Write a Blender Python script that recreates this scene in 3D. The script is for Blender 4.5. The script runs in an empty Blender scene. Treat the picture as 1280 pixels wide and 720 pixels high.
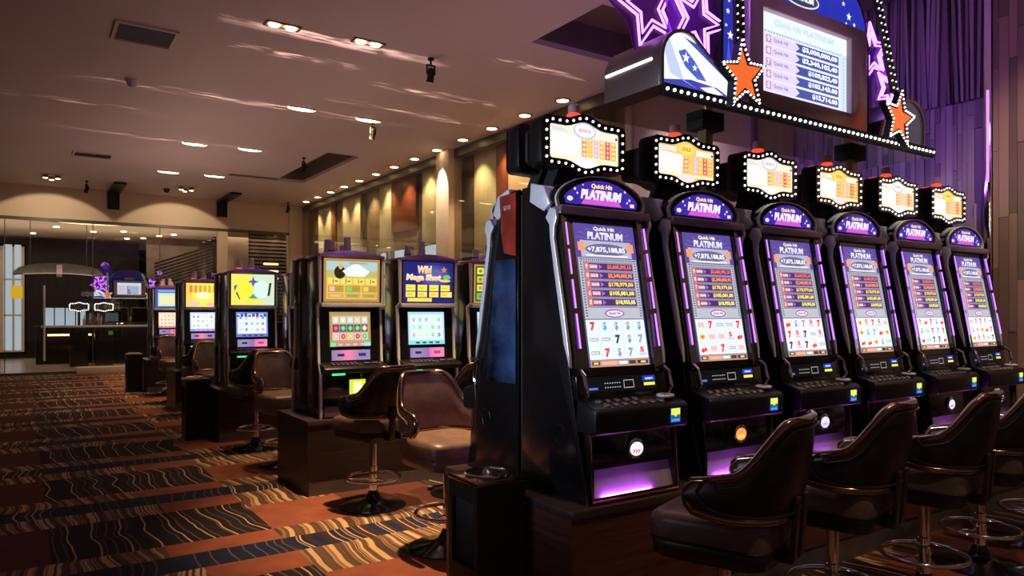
import bpy, bmesh, math, random
from mathutils import Vector, Matrix
PI = math.pi
random.seed(7)
SC = bpy.context.scene
COL = SC.collection

# ------------------------------------------------------------------ camera
cam = bpy.data.cameras.new('camera')
cam.sensor_width = 36.0
cam.lens = 911 / 1280 * 36
cam.shift_y = 31 / 1280
cam.clip_end = 200
co = bpy.data.objects.new('camera', cam)
COL.objects.link(co)
fwd = Vector((0.556, 0.831, 0)).normalized()
co.location = (0, 0, 1.35)
co.rotation_euler = fwd.to_track_quat('-Z', 'Y').to_euler()
SC.camera = co

# ------------------------------------------------------------------ world, exposure
w = bpy.data.worlds.new('world')
SC.world = w
w.use_nodes = True
w.node_tree.nodes['Background'].inputs[0].default_value = (0.62, 0.42, 0.42, 1)
w.node_tree.nodes['Background'].inputs[1].default_value = 0.11
SC.view_settings.view_transform = 'Standard'
SC.view_settings.look = 'None'
SC.view_settings.gamma = 1
SC.view_settings.use_curve_mapping = False
SC.view_settings.exposure = 0.0

WARM = (1.0, 0.66, 0.36)


def spot(loc, target, energy, angle, blend=0.5, color=WARM, size=0.04):
    l = bpy.data.lights.new('spot_lamp', 'SPOT')
    l.energy = energy
    l.spot_size = math.radians(angle)
    l.spot_blend = blend
    l.color = color
    l.shadow_soft_size = size
    o = bpy.data.objects.new('spot_lamp', l)
    COL.objects.link(o)
    o.location = loc
    o.rotation_euler = (Vector(target) - Vector(loc)).to_track_quat('-Z', 'Y').to_euler()
    return o


def area(loc, target, energy, sx, sy, color=WARM):
    l = bpy.data.lights.new('area_lamp', 'AREA')
    l.shape = 'RECTANGLE'
    l.size = sx
    l.size_y = sy
    l.energy = energy
    l.color = color
    o = bpy.data.objects.new('area_lamp', l)
    COL.objects.link(o)
    o.location = loc
    o.rotation_euler = (Vector(target) - Vector(loc)).to_track_quat('-Z', 'Y').to_euler()
    return o


# wall-washing lamps over the back wall (scallops)
SCALLOP = [(0.46, 17.4), (2.97, 17.42)]
for x, y in SCALLOP:
    spot((x, y, 4.0), (x, y + 1, 3.0), 70, 90, 0.12, (1, 0.78, 0.5))
# upward area lights added above the machine rows to fill the ceiling
for ux, uy, ue in ((4.0, 5.65, 6), (3.2, 8.35, 7.5), (2.4, 11.2, 8), (2.4, 14.0, 13), (3.9, 2.80, 11)):
    area((ux, uy, 2.0 if uy > 3 else 2.6), (ux, uy, 5), ue, 0.5, 1.8, (1, 0.66, 0.50) if uy > 3 else (0.85, 0.42, 0.9))
# cool spot added to brighten the silver machine sides, for screens and daylight at left
spot((-3.0, 3.0, 1.9), (1.9, 2.75, 1.5), 900, 26, 0.9, (0.70, 0.80, 1.0), 0.4)
spot((4.9, 1.0, 4.0), (6.2, 1.8, 2.3), 300, 60, 0.8, (1, 0.74, 0.5))  # unseen warm spot added to brighten the brown end wall
spot((5.3, 5.9, 4.08), (6.2, 5.9, 2.3), 85, 80, 0.8, (1, 0.74, 0.62))  # unseen spot added to lift the lilac panels behind the sign
# room lamps behind the glass
area((1.5, 23.5, 3.4), (1.5, 23.5, 0), 75, 6, 4, (1, 0.8, 0.6))
area((1.5, 22.0, 2.3), (1.5, 22.0, 4), 75, 6, 3, (1, 0.8, 0.6))
area((5.5, 21.5, 3.4), (5.5, 21.6, 0), 60, 3, 3, (1, 0.78, 0.55))
# purple wall wash, unseen area lights behind the sign and low by the wall
area((4.9, 3.35, 2.6), (6.2, 3.6, 3.3), 8.5, 1.0, 0.1, (0.36, 0.12, 1.0))
area((5.95, 3.5, 0.9), (6.25, 3.5, 3.2), 3, 1.6, 0.1, (0.42, 0.12, 1.0))


# ------------------------------------------------------------------ materials
def mat(name):
    m = bpy.data.materials.new(name)
    m.use_nodes = True
    return m, m.node_tree, m.node_tree.nodes['Principled BSDF']


def P(name, c, metal=0.0, rough=0.5, spec=0.5, coat=0.0, noise=0.0, nscale=20, bump=0.0, stretch=(1, 1, 1)):
    m, nt, b = mat(name)
    b.inputs['Base Color'].default_value = (*c, 1)
    b.inputs['Metallic'].default_value = metal
    b.inputs['Roughness'].default_value = rough
    b.inputs['Specular IOR Level'].default_value = spec
    b.inputs['Coat Weight'].default_value = coat
    b.inputs['Coat Roughness'].default_value = 0.08
    N = nt.nodes
    L = nt.links
    if noise or bump:
        tc = N.new('ShaderNodeTexCoord')
        mp = N.new('ShaderNodeMapping')
        mp.inputs['Scale'].default_value = stretch
        nz = N.new('ShaderNodeTexNoise')
        nz.inputs['Scale'].default_value = nscale
        nz.inputs['Detail'].default_value = 5
        L.new(tc.outputs['Object'], mp.inputs[0])
        L.new(mp.outputs[0], nz.inputs['Vector'])
        if noise:
            cr = N.new('ShaderNodeValToRGB')
            cr.color_ramp.elements[0].position = 0.3
            cr.color_ramp.elements[1].position = 0.7
            cr.color_ramp.elements[0].color = (*[v * (1 - noise) for v in c], 1)
            cr.color_ramp.elements[1].color = (*[min(1, v * (1 + noise)) for v in c], 1)
            L.new(nz.outputs['Fac'], cr.inputs[0])
            L.new(cr.outputs[0], b.inputs['Base Color'])
        if bump:
            bp = N.new('ShaderNodeBump')
            bp.inputs['Strength'].default_value = bump
            bp.inputs['Distance'].default_value = 0.01
            L.new(nz.outputs['Fac'], bp.inputs['Height'])
            L.new(bp.outputs[0], b.inputs['Normal'])
    return m


def EM(name, c, s):
    m, nt, b = mat(name)
    b.inputs['Base Color'].default_value = (*[v * 0.3 for v in c], 1)
    b.inputs['Emission Color'].default_value = (*c, 1)
    b.inputs['Emission Strength'].default_value = s
    b.inputs['Roughness'].default_value = 0.3
    return m


def canvas_mat(name, s):
    m, nt, b = mat(name)
    a = nt.nodes.new('ShaderNodeAttribute')
    a.attribute_name = 'Col'
    b.inputs['Base Color'].default_value = (0.01, 0.01, 0.01, 1)
    b.inputs['Roughness'].default_value = 0.12
    b.inputs['Emission Strength'].default_value = s
    nt.links.new(a.outputs['Color'], b.inputs['Emission Color'])
    return m


def print_mat(name, rough=0.3):
    m, nt, b = mat(name)
    a = nt.nodes.new('ShaderNodeAttribute')
    a.attribute_name = 'Col'
    b.inputs['Roughness'].default_value = rough
    nt.links.new(a.outputs['Color'], b.inputs['Base Color'])
    return m


M = dict(
    black=P('gloss_black', (0.006, 0.006, 0.007), rough=0.16, noise=0.2, nscale=3, coat=0.3),
    satin=P('satin_black', (0.007, 0.0065, 0.007), rough=0.36, spec=0.35, noise=0.3, nscale=8),
    matte=P('matte_black', (0.008, 0.007, 0.007), rough=0.75, noise=0.3, nscale=12),
    silver=P('brushed_silver', (0.78, 0.78, 0.84), metal=0.3, rough=0.3, noise=0.12, nscale=6, stretch=(1, 1, 0.2)),
    chrome=P('chrome', (0.8, 0.78, 0.76), metal=1, rough=0.1, noise=0.03, nscale=5),
    bronze=P('bronze_trim', (0.34, 0.215, 0.155), metal=1, rough=0.16, noise=0.1, nscale=5),
    copper=P('copper_trim', (0.62, 0.27, 0.13), metal=0.9, rough=0.25, noise=0.1, nscale=9),
    lilac=P('lilac_ledge', (0.24, 0.17, 0.28), metal=0.3, rough=0.3, noise=0.1, nscale=10),
    redglass=P('red_side_glass', (0.26, 0.03, 0.02), rough=0.12, coat=0.6, noise=0.5, nscale=6),
    blueglass=P('blue_side_glass', (0.035, 0.07, 0.17), metal=0.4, rough=0.1, coat=0.6, noise=0.97, nscale=5),
    leather=P('dark_leather', (0.016, 0.012, 0.011), rough=0.36, noise=0.25, nscale=14, bump=0.12),
    leatherlit=P('lit_seat_leather', (0.11, 0.072, 0.058), rough=0.36, noise=0.25, nscale=14, bump=0.12),  # dark leather lightened to carry the light on the seat tops
    leather2=P('lit_brown_leather', (0.19, 0.11, 0.08), rough=0.38, noise=0.2, nscale=14, bump=0.12),  # same leather in a lighter brown for the stools that stand lit
    wood=P('mahogany_laminate', (0.085, 0.030, 0.024), rough=0.4, noise=0.45, nscale=9, stretch=(0.35, 0.35, 5)),
    wooddark=P('dark_laminate', (0.022, 0.011, 0.010), rough=0.4, noise=0.4, nscale=9, stretch=(0.35, 0.35, 5)),
    woodh=P('plinth_top', (0.05, 0.03, 0.028), rough=0.32, noise=0.3, nscale=8, stretch=(0.5, 4, 4)),
    ventslat=P('vent_slat_grey', (0.42, 0.42, 0.50), metal=0.2, rough=0.5, noise=0.05, nscale=5),
    kick=P('kick_plate', (0.14, 0.12, 0.12), metal=0.5, rough=0.45, noise=0.15, nscale=8),
    ceil=P('ceiling_paint', (0.64, 0.53, 0.58), rough=0.6, noise=0.03, nscale=0.7),
    dark_ceil=P('coffer_paint', (0.16, 0.115, 0.105), rough=0.7, noise=0.08, nscale=3),
    cream=P('cream_plaster', (0.72, 0.56, 0.42), rough=0.6, noise=0.04, nscale=1.5),
    greencream=P('sage_cream_panel', (0.64, 0.62, 0.48), rough=0.4, noise=0.08, nscale=2, stretch=(1, 6, 0.5)),
    redwood=P('rust_red_panel', (0.24, 0.07, 0.035), rough=0.4, noise=0.3, nscale=4, stretch=(1, 2, 2)),
    brownpanel=P('brown_panel', (0.28, 0.22, 0.165), rough=0.45, noise=0.15, nscale=3, stretch=(1, 6, 0.5)),
    lilacpanel=P('lilac_panel', (0.50, 0.40, 0.46), rough=0.5, noise=0.08, nscale=2),
    frame=P('grey_frame', (0.10, 0.085, 0.075), metal=0.3, rough=0.4, noise=0.1, nscale=5),
    darkwood=P('dark_wood', (0.014, 0.008, 0.006), rough=0.5, spec=0.2, noise=0.4, nscale=8, stretch=(1, 1, 0.3)),
    stone=P('brown_stone_wall', (0.17, 0.12, 0.09), rough=0.6, noise=0.35, nscale=2.5),
    tanfloor=P('tan_tile_floor', (0.42, 0.34, 0.27), rough=0.25, noise=0.12, nscale=1.5),
    orange=EM('orange_star_face', (1.0, 0.16, 0.03), 0.95),
    bulb=EM('bulb_glow', (1.0, 0.97, 1.0), 3.0),
    neon=EM('purple_neon', (0.66, 0.22, 1.0), 3.2),
    strip=EM('purple_light_strip', (0.46, 0.17, 1.0), 2.1),
    lamp=EM('lamp_glow', (1.0, 0.72, 0.38), 9.0),
    lampdim=EM('lamp_glow_soft', (1.0, 0.62, 0.30), 3.0),
    dayblue=EM('daylight_window', (0.50, 0.62, 0.74), 0.85),
    green=EM('green_light', (0.05, 0.95, 0.30), 1.3),
    yellow=EM('yellow_glass_light', (0.75, 0.85, 0.04), 1.0),
    paleyellow=EM('pale_yellow_light', (1.0, 1.0, 0.55), 1.1),
    redlamp=EM('red_candle_light', (1.0, 0.10, 0.05), 0.9),
    belly=P('belly_silver', (0.55, 0.5, 0.6), metal=0.5, rough=0.35, noise=0.15, nscale=8),
    bellylamp=EM('belly_purple_lamp', (0.62, 0.10, 1.0), 150.0),
    whitelamp=P('white_candle_cap', (0.55, 0.40, 0.42), rough=0.3, noise=0.05, nscale=10),
    yellowpaper=EM('yellow_note', (0.95, 0.62, 0.03), 0.55),  # paper notice brightened by emission of its own colour
    pole=P('brass_post', (0.55, 0.40, 0.22), metal=0.7, rough=0.3, noise=0.1, nscale=5),
    violet_trim=P('violet_metal', (0.5, 0.32, 0.62), metal=0.7, rough=0.25, noise=0.1, nscale=5),
    canvas=canvas_mat('lit_artwork', 1.12),
    canvas_hot=canvas_mat('bright_lit_artwork', 1.05),
    canvas_dim=canvas_mat('dim_lit_artwork', 0.35),
    canvas_dark=canvas_mat('faint_lit_artwork', 0.12),
    print=print_mat('printed_artwork'),
)


def glass_mat(name, c, ior=1.45, rough=0.0):
    # thin architectural glass: mostly clear with a fresnel reflection
    m, nt, b = mat(name)
    N, L = nt.nodes, nt.links
    N.remove(b)
    out = N['Material Output']
    tr = N.new('ShaderNodeBsdfTransparent')
    tr.inputs[0].default_value = (*c, 1)
    gl = N.new('ShaderNodeBsdfGlossy')
    gl.inputs['Roughness'].default_value = rough
    lw_ = N.new('ShaderNodeLayerWeight')
    lw_.inputs['Blend'].default_value = 0.5
    pw = N.new('ShaderNodeMath')
    pw.operation = 'POWER'
    pw.inputs[1].default_value = 4.5
    L.new(lw_.outputs['Facing'], pw.inputs[0])
    fr = N.new('ShaderNodeMath')
    fr.operation = 'MULTIPLY_ADD'
    fr.inputs[1].default_value = 0.8
    fr.inputs[2].default_value = (ior - 1) * 0.09
    L.new(pw.outputs[0], fr.inputs[0])
    mx = N.new('ShaderNodeMixShader')
    L.new(fr.outputs[0], mx.inputs[0])
    L.new(tr.outputs[0], mx.inputs[1])
    L.new(gl.outputs[0], mx.inputs[2])
    L.new(mx.outputs[0], out.inputs[0])
    return m


M['glass'] = glass_mat('partition_glass', (0.90, 0.90, 0.88), 1.45)
M['wallglass'] = glass_mat('wall_glass', (0.93, 0.93, 0.88), 1.3)
M['acrylic'] = glass_mat('purple_acrylic', (0.55, 0.30, 0.75), 1.5, 0.05)
_nt = M['acrylic'].node_tree
_mx = _nt.nodes.new('ShaderNodeMixShader')
_mx.inputs[0].default_value = 0.35
_tl = _nt.nodes.new('ShaderNodeBsdfTranslucent')
_tl.inputs[0].default_value = (0.55, 0.25, 0.85, 1)
_o = _nt.nodes['Material Output']
_nt.links.new(_o.inputs[0].links[0].from_socket, _mx.inputs[1])
_nt.links.new(_tl.outputs[0], _mx.inputs[2])
_nt.links.new(_mx.outputs[0], _o.inputs[0])
M['slabmirror'] = P('mirror_bronze', (0.50, 0.43, 0.37), metal=1.0, rough=0.06, noise=0.05, nscale=2)
M['housing'] = P('bronze_housing', (0.34, 0.27, 0.27), metal=0.35, rough=0.3, noise=0.15, nscale=3)


def carpet_mat():
    m, nt, b = mat('banded_carpet')
    N, L = nt.nodes, nt.links

    def math_(op, a, c=None, d=None):
        n = N.new('ShaderNodeMath')
        n.operation = op
        for i, v in enumerate((a, c, d)):
            if v is None:
                continue
            if isinstance(v, (int, float)):
                n.inputs[i].default_value = v
            else:
                L.new(v, n.inputs[i])
        return n.outputs[0]

    def mixc(f, a, c):
        n = N.new('ShaderNodeMix')
        n.data_type = 'RGBA'
        for i, v in ((0, f), (6, a), (7, c)):
            if isinstance(v, tuple):
                n.inputs[i].default_value = (*v, 1)
            elif isinstance(v, (int, float)):
                n.inputs[i].default_value = v
            else:
                L.new(v, n.inputs[i])
        return n.outputs[2]

    def band(v, lo, hi):
        return math_('MULTIPLY', math_('GREATER_THAN', v, lo), math_('LESS_THAN', v, hi))

    tc = N.new('ShaderNodeTexCoord')
    sp = N.new('ShaderNodeSeparateXYZ')
    L.new(tc.outputs['Object'], sp.inputs[0])
    X, Y = sp.outputs[0], sp.outputs[1]
    # wavy lengthwise coordinate
    nz = N.new('ShaderNodeTexNoise')
    nz.noise_dimensions = '2D'
    mp = N.new('ShaderNodeMapping')
    mp.inputs['Scale'].default_value = (0.55, 0.9, 1)
    L.new(tc.outputs['Object'], mp.inputs[0])
    L.new(mp.outputs[0], nz.inputs['Vector'])
    nz.inputs['Scale'].default_value = 1.6
    nz.inputs['Detail'].default_value = 1.6
    s = math_('ADD', math_('ADD', X, math_('MULTIPLY', Y, 0.05)), math_('MULTIPLY', nz.outputs['Fac'], 0.24))

    def vor(scale, off, thr):
        v = N.new('ShaderNodeTexVoronoi')
        v.voronoi_dimensions = '1D'
        v.feature = 'DISTANCE_TO_EDGE'
        v.inputs['Scale'].default_value = scale
        L.new(math_('ADD', s, off), v.inputs['W'])
        return math_('LESS_THAN', v.outputs['Distance'], thr)

    def n1(scale, off, thr):
        v = N.new('ShaderNodeTexNoise')
        v.noise_dimensions = '1D'
        v.inputs['Scale'].default_value = scale
        v.inputs['Detail'].default_value = 2
        L.new(math_('ADD', s, off), v.inputs['W'])
        return math_('GREATER_THAN', v.outputs['Fac'], thr)

    thin = vor(7.5, 3.1, 0.036)
    faint = math_('MULTIPLY', vor(15, 8.7, 0.07), n1(4.5, 9.0, 0.45))
    chunk = n1(11, 5.0, 0.50)
    chunk2 = n1(19, 1.0, 0.52)
    cream = (0.58, 0.37, 0.18)
    tan = (0.27, 0.15, 0.085)
    dark = (0.020, 0.014, 0.018)
    brown = (0.055, 0.022, 0.018)
    navy = (0.012, 0.020, 0.055)
    orange = (0.38, 0.125, 0.065)
    orange2 = (0.19, 0.045, 0.028)
    # zones
    PY = 1.55
    y = math_('MODULO', math_('ADD', Y, 30 * PY - 4.62), PY)      # 0..1.55, block 0-0.77, orange .77-1.04, navy 1.04-1.31, orange 1.31-1.55
    PX = 2.5
    x = math_('MODULO', math_('ADD', X, 10 * PX - 0.12), PX)      # 0-1.17 block column, 1.17-1.80 rust column, 1.80-2.5 brown column
    inblock = math_('LESS_THAN', y, 0.77)
    navyband = band(y, 1.05, 1.32)
    colA = math_('LESS_THAN', x, 1.17)
    colB = band(x, 1.17, 1.80)
    # striped cream ground with dark chunks
    stripes = mixc(chunk, cream, tan)
    stripes = mixc(math_('MULTIPLY', chunk2, 0.85), stripes, brown)
    stripes = mixc(faint, stripes, (0.10, 0.045, 0.03))
    # dark block with cream lines
    blk = mixc(chunk2, dark, (0.028, 0.018, 0.022))
    blk = mixc(math_('MULTIPLY', faint, 0.5), blk, tan)
    blk = mixc(thin, blk, cream)
    # navy
    nv = mixc(math_('MULTIPLY', chunk, 0.6), navy, (0.02, 0.018, 0.03))
    nv = mixc(math_('MULTIPLY', faint, 0.4), nv, tan)
    # dark band with stripes in col B/C
    dk = mixc(chunk, navy, brown)
    dk = mixc(math_('MAXIMUM', thin, math_('MULTIPLY', faint, 0.6)), dk, cream)
    # orange
    og = N.new('ShaderNodeTexNoise')
    og.inputs['Scale'].default_value = 6
    og.inputs['Detail'].default_value = 4
    L.new(tc.outputs['Object'], og.inputs['Vector'])
    oc = mixc(og.outputs['Fac'], orange2, orange)
    # compose
    in_or = math_('GREATER_THAN', x, math_('ADD', 0.55, math_('MULTIPLY', math_('LESS_THAN', y, 1.05), 0.12)))
    colA_band = mixc(in_or, stripes, oc)
    colA_band = mixc(navyband, colA_band, nv)
    colA_c = mixc(inblock, colA_band, blk)
    bB = mixc(navyband, stripes, dk)
    colB_c = mixc(math_('LESS_THAN', y, 0.62), bB, oc)
    colC_c = mixc(inblock, bB, mixc(og.outputs['Fac'], (0.09, 0.03, 0.02), (0.12, 0.04, 0.025)))
    c = mixc(colB, colC_c, colB_c)
    c = mixc(colA, c, colA_c)
    # pile speckle
    pz = N.new('ShaderNodeTexNoise')
    pz.inputs['Scale'].default_value = 160
    L.new(tc.outputs['Object'], pz.inputs['Vector'])
    hs = N.new('ShaderNodeHueSaturation')
    L.new(c, hs.inputs['Color'])
    L.new(math_('ADD', math_('MULTIPLY', pz.outputs['Fac'], 0.7), 0.65), hs.inputs['Value'])
    L.new(hs.outputs[0], b.inputs['Base Color'])
    b.inputs['Roughness'].default_value = 0.85
    b.inputs['Specular IOR Level'].default_value = 0.15
    bp = N.new('ShaderNodeBump')
    bp.inputs['Strength'].default_value = 0.25
    bp.inputs['Distance'].default_value = 0.004
    L.new(pz.outputs['Fac'], bp.inputs['Height'])
    L.new(bp.outputs[0], b.inputs['Normal'])
    return m


M['carpet'] = carpet_mat()


# ------------------------------------------------------------------ mesh building
class MB:
    def __init__(self):
        self.v = []
        self.f = []

    def add(self, vs, fs):
        n = len(self.v)
        self.v += [tuple(p) for p in vs]
        self.f += [tuple(i + n for i in f) for f in fs]
        return self

    def box(self, x0, x1, y0, y1, z0, z1):
        return self.add([(x0, y0, z0), (x1, y0, z0), (x1, y1, z0), (x0, y1, z0), (x0, y0, z1), (x1, y0, z1), (x1, y1, z1), (x0, y1, z1)],
                        [(0, 3, 2, 1), (4, 5, 6, 7), (0, 1, 5, 4), (1, 2, 6, 5), (2, 3, 7, 6), (3, 0, 4, 7)])

    def prism(self, pts, a, b, axis):
        # pts: outline in the two other axes; extruded along axis between a and b
        def mk(p, t):
            if axis == 'x':
                return (t, p[0], p[1])
            if axis == 'y':
                return (p[0], t, p[1])
            return (p[0], p[1], t)
        n = len(pts)
        vs = [mk(p, a) for p in pts] + [mk(p, b) for p in pts]
        fs = [tuple(range(n)), tuple(range(2 * n - 1, n - 1, -1))]
        fs += [(i, i + n, (i + 1) % n + n, (i + 1) % n) for i in range(n)]
        return self.add(vs, fs)

    def ring_prism(self, outer, inner, a, b, axis='y'):
        # a frame: outer and inner outlines with the same point count
        def mk(p, t):
            return (t, p[0], p[1]) if axis == 'x' else ((p[0], t, p[1]) if axis == 'y' else (p[0], p[1], t))
        n = len(outer)
        vs = [mk(p, a) for p in outer] + [mk(p, a) for p in inner] + [mk(p, b) for p in outer] + [mk(p, b) for p in inner]
        fs = []
        for i in range(n):
            j = (i + 1) % n
            fs += [(i, j, n + j, n + i), (2 * n + i, 3 * n + i, 3 * n + j, 2 * n + j),
                   (i, 2 * n + i, 2 * n + j, j), (n + i, n + j, 3 * n + j, 3 * n + i)]
        return self.add(vs, fs)

    def tube(self, path, r, n=8, closed=False):
        path = [Vector(p) for p in path]
        m = len(path)
        rr = r if isinstance(r, (list, tuple)) else [r] * m
        up = None
        vs, fs = [], []
        for i, p in enumerate(path):
            if closed:
                t = path[(i + 1) % m] - path[i - 1]
            else:
                t = path[min(i + 1, m - 1)] - path[max(i - 1, 0)]
            t.normalize()
            if up is None:
                up = Vector((0, 0, 1)) if abs(t.z) < 0.9 else Vector((1, 0, 0))
            a = up - t * up.dot(t)
            if a.length < 1e-5:
                a = t.orthogonal()
            a.normalize()
            up = a
            c = t.cross(a)
            for k in range(n):
                an = 2 * PI * k / n
                vs.append(p + a * math.cos(an) * rr[i] + c * math.sin(an) * rr[i])
        for i in range(m if closed else m - 1):
            j = (i + 1) % m
            for k in range(n):
                l = (k + 1) % n
                fs.append((i * n + k, i * n + l, j * n + l, j * n + k))
        if not closed:
            fs.append(tuple(range(n - 1, -1, -1)))
            fs.append(tuple((m - 1) * n + k for k in range(n)))
        return self.add(vs, fs)

    def lathe(self, prof, n=24, c=(0, 0, 0)):
        vs, fs = [], []
        for r, z in prof:
            for k in range(n):
                a = 2 * PI * k / n
                vs.append((c[0] + r * math.cos(a), c[1] + r * math.sin(a), c[2] + z))
        for i in range(len(prof) - 1):
            for k in range(n):
                l = (k + 1) % n
                fs.append((i * n + k, i * n + l, (i + 1) * n + l, (i + 1) * n + k))
        fs.append(tuple(range(n - 1, -1, -1)))
        fs.append(tuple((len(prof) - 1) * n + k for k in range(n)))
        return self.add(vs, fs)

    def ball(self, c, r, n=8, m=5):
        prof = [(max(1e-4, r * math.sin(PI * i / m)), -r * math.cos(PI * i / m)) for i in range(m + 1)]
        return self.lathe(prof, n, c)

    def loft(self, secs, cap=True):
        n = len(secs[0])
        vs = [p for s in secs for p in s]
        fs = []
        for i in range(len(secs) - 1):
            for k in range(n):
                l = (k + 1) % n
                fs.append((i * n + k, i * n + l, (i + 1) * n + l, (i + 1) * n + k))
        if cap:
            fs.append(tuple(range(n - 1, -1, -1)))
            fs.append(tuple((len(secs) - 1) * n + k for k in range(n)))
        return self.add(vs, fs)

    def mesh(self, name, bevel=0, seg=2, ang=35):
        bm = bmesh.new()
        vs = [bm.verts.new(p) for p in self.v]
        for f in self.f:
            try:
                bm.faces.new([vs[i] for i in f])
            except ValueError:
                pass
        bmesh.ops.recalc_face_normals(bm, faces=bm.faces)
        if bevel:
            es = [e for e in bm.edges if len(e.link_faces) == 2 and e.calc_face_angle(0) > math.radians(30)]
            bmesh.ops.bevel(bm, geom=es, offset=bevel, segments=seg, profile=0.5, affect='EDGES', clamp_overlap=True)
        me = bpy.data.meshes.new(name)
        bm.to_mesh(me)
        bm.free()
        for p in me.polygons:
            p.use_smooth = True
        me.set_sharp_from_angle(angle=math.radians(ang))
        return me


def box(*a):
    return MB().box(*a)


CACHE = {}


def part(name, key, fn, m, parent=None, loc=None, rot=None, bevel=0, seg=2, ang=35, kind=None, label=None):
    """an object whose mesh is cached under key; fn returns an MB or a finished mesh"""
    me = CACHE.get(key) if key else None
    if me is None:
        r = fn()
        me = r.mesh(name, bevel, seg, ang) if isinstance(r, MB) else r
        if m is not None:
            me.materials.clear()
            me.materials.append(M[m])
        if key:
            CACHE[key] = me
    o = bpy.data.objects.new(name, me)
    COL.objects.link(o)
    if parent is not None:
        o.parent = parent
    if loc is not None:
        o.location = loc
    if rot is not None:
        o.rotation_euler = rot
    if kind:
        o['kind'] = kind
    if label:
        o['label'] = label
    return o


def tag(o, label, cat, group=None):
    o['label'] = label
    o['category'] = cat
    if group:
        o['group'] = group
    return o


def thing(name, label, cat, loc=(0, 0, 0), rz=0.0, group=None):
    o = bpy.data.objects.new(name, None)
    o.empty_display_size = 0.1
    COL.objects.link(o)
    o.location = loc
    o.rotation_euler = (0, 0, rz)
    return tag(o, label, cat, group)


def children_of(o):
    return [c for c in bpy.data.objects if c.parent == o]


# ------------------------------------------------------------------ flat artwork
TXT = {}


def text_mesh(s, bold=0.02):
    k = (s, bold)
    if k not in TXT:
        cu = bpy.data.curves.new('lettering', 'FONT')
        cu.body = s
        cu.offset = bold
        cu.resolution_u = 2
        ob = bpy.data.objects.new('lettering', cu)
        COL.objects.link(ob)
        bpy.context.view_layer.update()
        dg = bpy.context.evaluated_depsgraph_get()
        me = bpy.data.meshes.new_from_object(ob.evaluated_get(dg))
        vs = [(v.co.x, v.co.y) for v in me.vertices]
        fs = [tuple(p.vertices) for p in me.polygons]
        bpy.data.objects.remove(ob)
        bpy.data.curves.remove(cu)
        bpy.data.meshes.remove(me)
        x0 = min(p[0] for p in vs)
        x1 = max(p[0] for p in vs)
        y0 = min(p[1] for p in vs)
        y1 = max(p[1] for p in vs)
        TXT[k] = ([((x - x0) / (x1 - x0), (y - y0) / (y1 - y0)) for x, y in vs], fs)
    return TXT[k]


class Canvas:
    """coloured flat shapes, x right and y up, turned into one mesh with a colour attribute"""
    def __init__(self, fn=None, dz=0.0006):
        self.v, self.f, self.c = [], [], []
        self.fn = fn or (lambda x, y, z: (x, -z, y))
        self.dz = dz

    def poly(self, pts, col, l=0):
        n = len(self.v)
        self.v += [self.fn(x, y, l * self.dz) for x, y in pts]
        self.f.append(tuple(range(n, n + len(pts))))
        self.c.append(col)

    def rect(self, x0, y0, x1, y1, col, l=0):
        self.poly([(x0, y0), (x1, y0), (x1, y1), (x0, y1)], col, l)

    def ell(self, cx, cy, rx, ry, col, l=0, n=18):
        self.poly([(cx + rx * math.cos(2 * PI * k / n), cy + ry * math.sin(2 * PI * k / n)) for k in range(n)], col, l)

    def star(self, cx, cy, r, col, l=0, n=5, inner=0.42, rot=PI / 2):
        pts = star_pts(cx, cy, r, n, inner, rot)
        m = len(pts)
        for i in range(0, m, 2):
            self.poly([(cx, cy), pts[i - 1], pts[i], pts[(i + 1) % m]], col, l)

    def text(self, s, x0, y0, x1, y1, col, l=3, bold=0.03, shear=0.0, col2=None):
        vs, fs = text_mesh(s, bold + 0.003)
        n = len(self.v)
        self.v += [self.fn(x0 + (x1 - x0) * a + shear * (y1 - y0) * b, y0 + (y1 - y0) * b, l * self.dz) for a, b in vs]
        for f in fs:
            self.f.append(tuple(i + n for i in f))
            if col2:
                yb = sum(vs[i][1] for i in f) / len(f)
                self.c.append(tuple(col2[i] * (1 - yb) + col[i] * yb for i in range(3)))
            else:
                self.c.append(col)

    def mesh(self, name):
        me = bpy.data.meshes.new(name)
        me.from_pydata(self.v, [], self.f)
        at = me.color_attributes.new('Col', 'FLOAT_COLOR', 'CORNER')
        i = 0
        for p, c in zip(me.polygons, self.c):
            for _ in p.vertices:
                at.data[i].color = (*c, 1)
                i += 1
        return me


def star_pts(cx, cy, r, n=5, inner=0.42, rot=PI / 2):
    pts = []
    for k in range(2 * n):
        rr = r if k % 2 == 0 else r * inner
        a = rot + PI * k / n
        pts.append((cx + rr * math.cos(a), cy + rr * math.sin(a)))
    return pts


def along(pts, step, closed=True):
    P_ = [Vector(p) for p in pts] + ([Vector(pts[0])] if closed else [])
    tot = sum((P_[i + 1] - P_[i]).length for i in range(len(P_) - 1))
    n = max(3, round(tot / step))
    out, acc, i = [], 0.0, 0
    for k in range(n):
        d = tot * k / n
        while i < len(P_) - 2 and acc + (P_[i + 1] - P_[i]).length < d:
            acc += (P_[i + 1] - P_[i]).length
            i += 1
        L_ = (P_[i + 1] - P_[i]).length or 1
        out.append(P_[i] + (P_[i + 1] - P_[i]) * min(1, (d - acc) / L_))
    return out


RED = (0.85, 0.06, 0.05)
WHITE = (1, 1, 1)
GOLD = (1.0, 0.72, 0.08)
DBLUE = (0.05, 0.03, 0.30)
PURP = (0.16, 0.05, 0.42)

# =================================================================== SETTING
def struct(name, mb, m, parent=None, **k):
    o = part(name, None, lambda: mb, m, parent, **k)
    if parent is None:
        o['kind'] = 'structure'
    return o


CZ = 4.13
struct('floor', box(-9, 6.6, -2.5, 19.0, -0.06, 0.0), 'carpet')
struct('floor_lobby', box(-9, 9.5, 19.0, 30, -0.06, 0.0), 'tanfloor')
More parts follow.
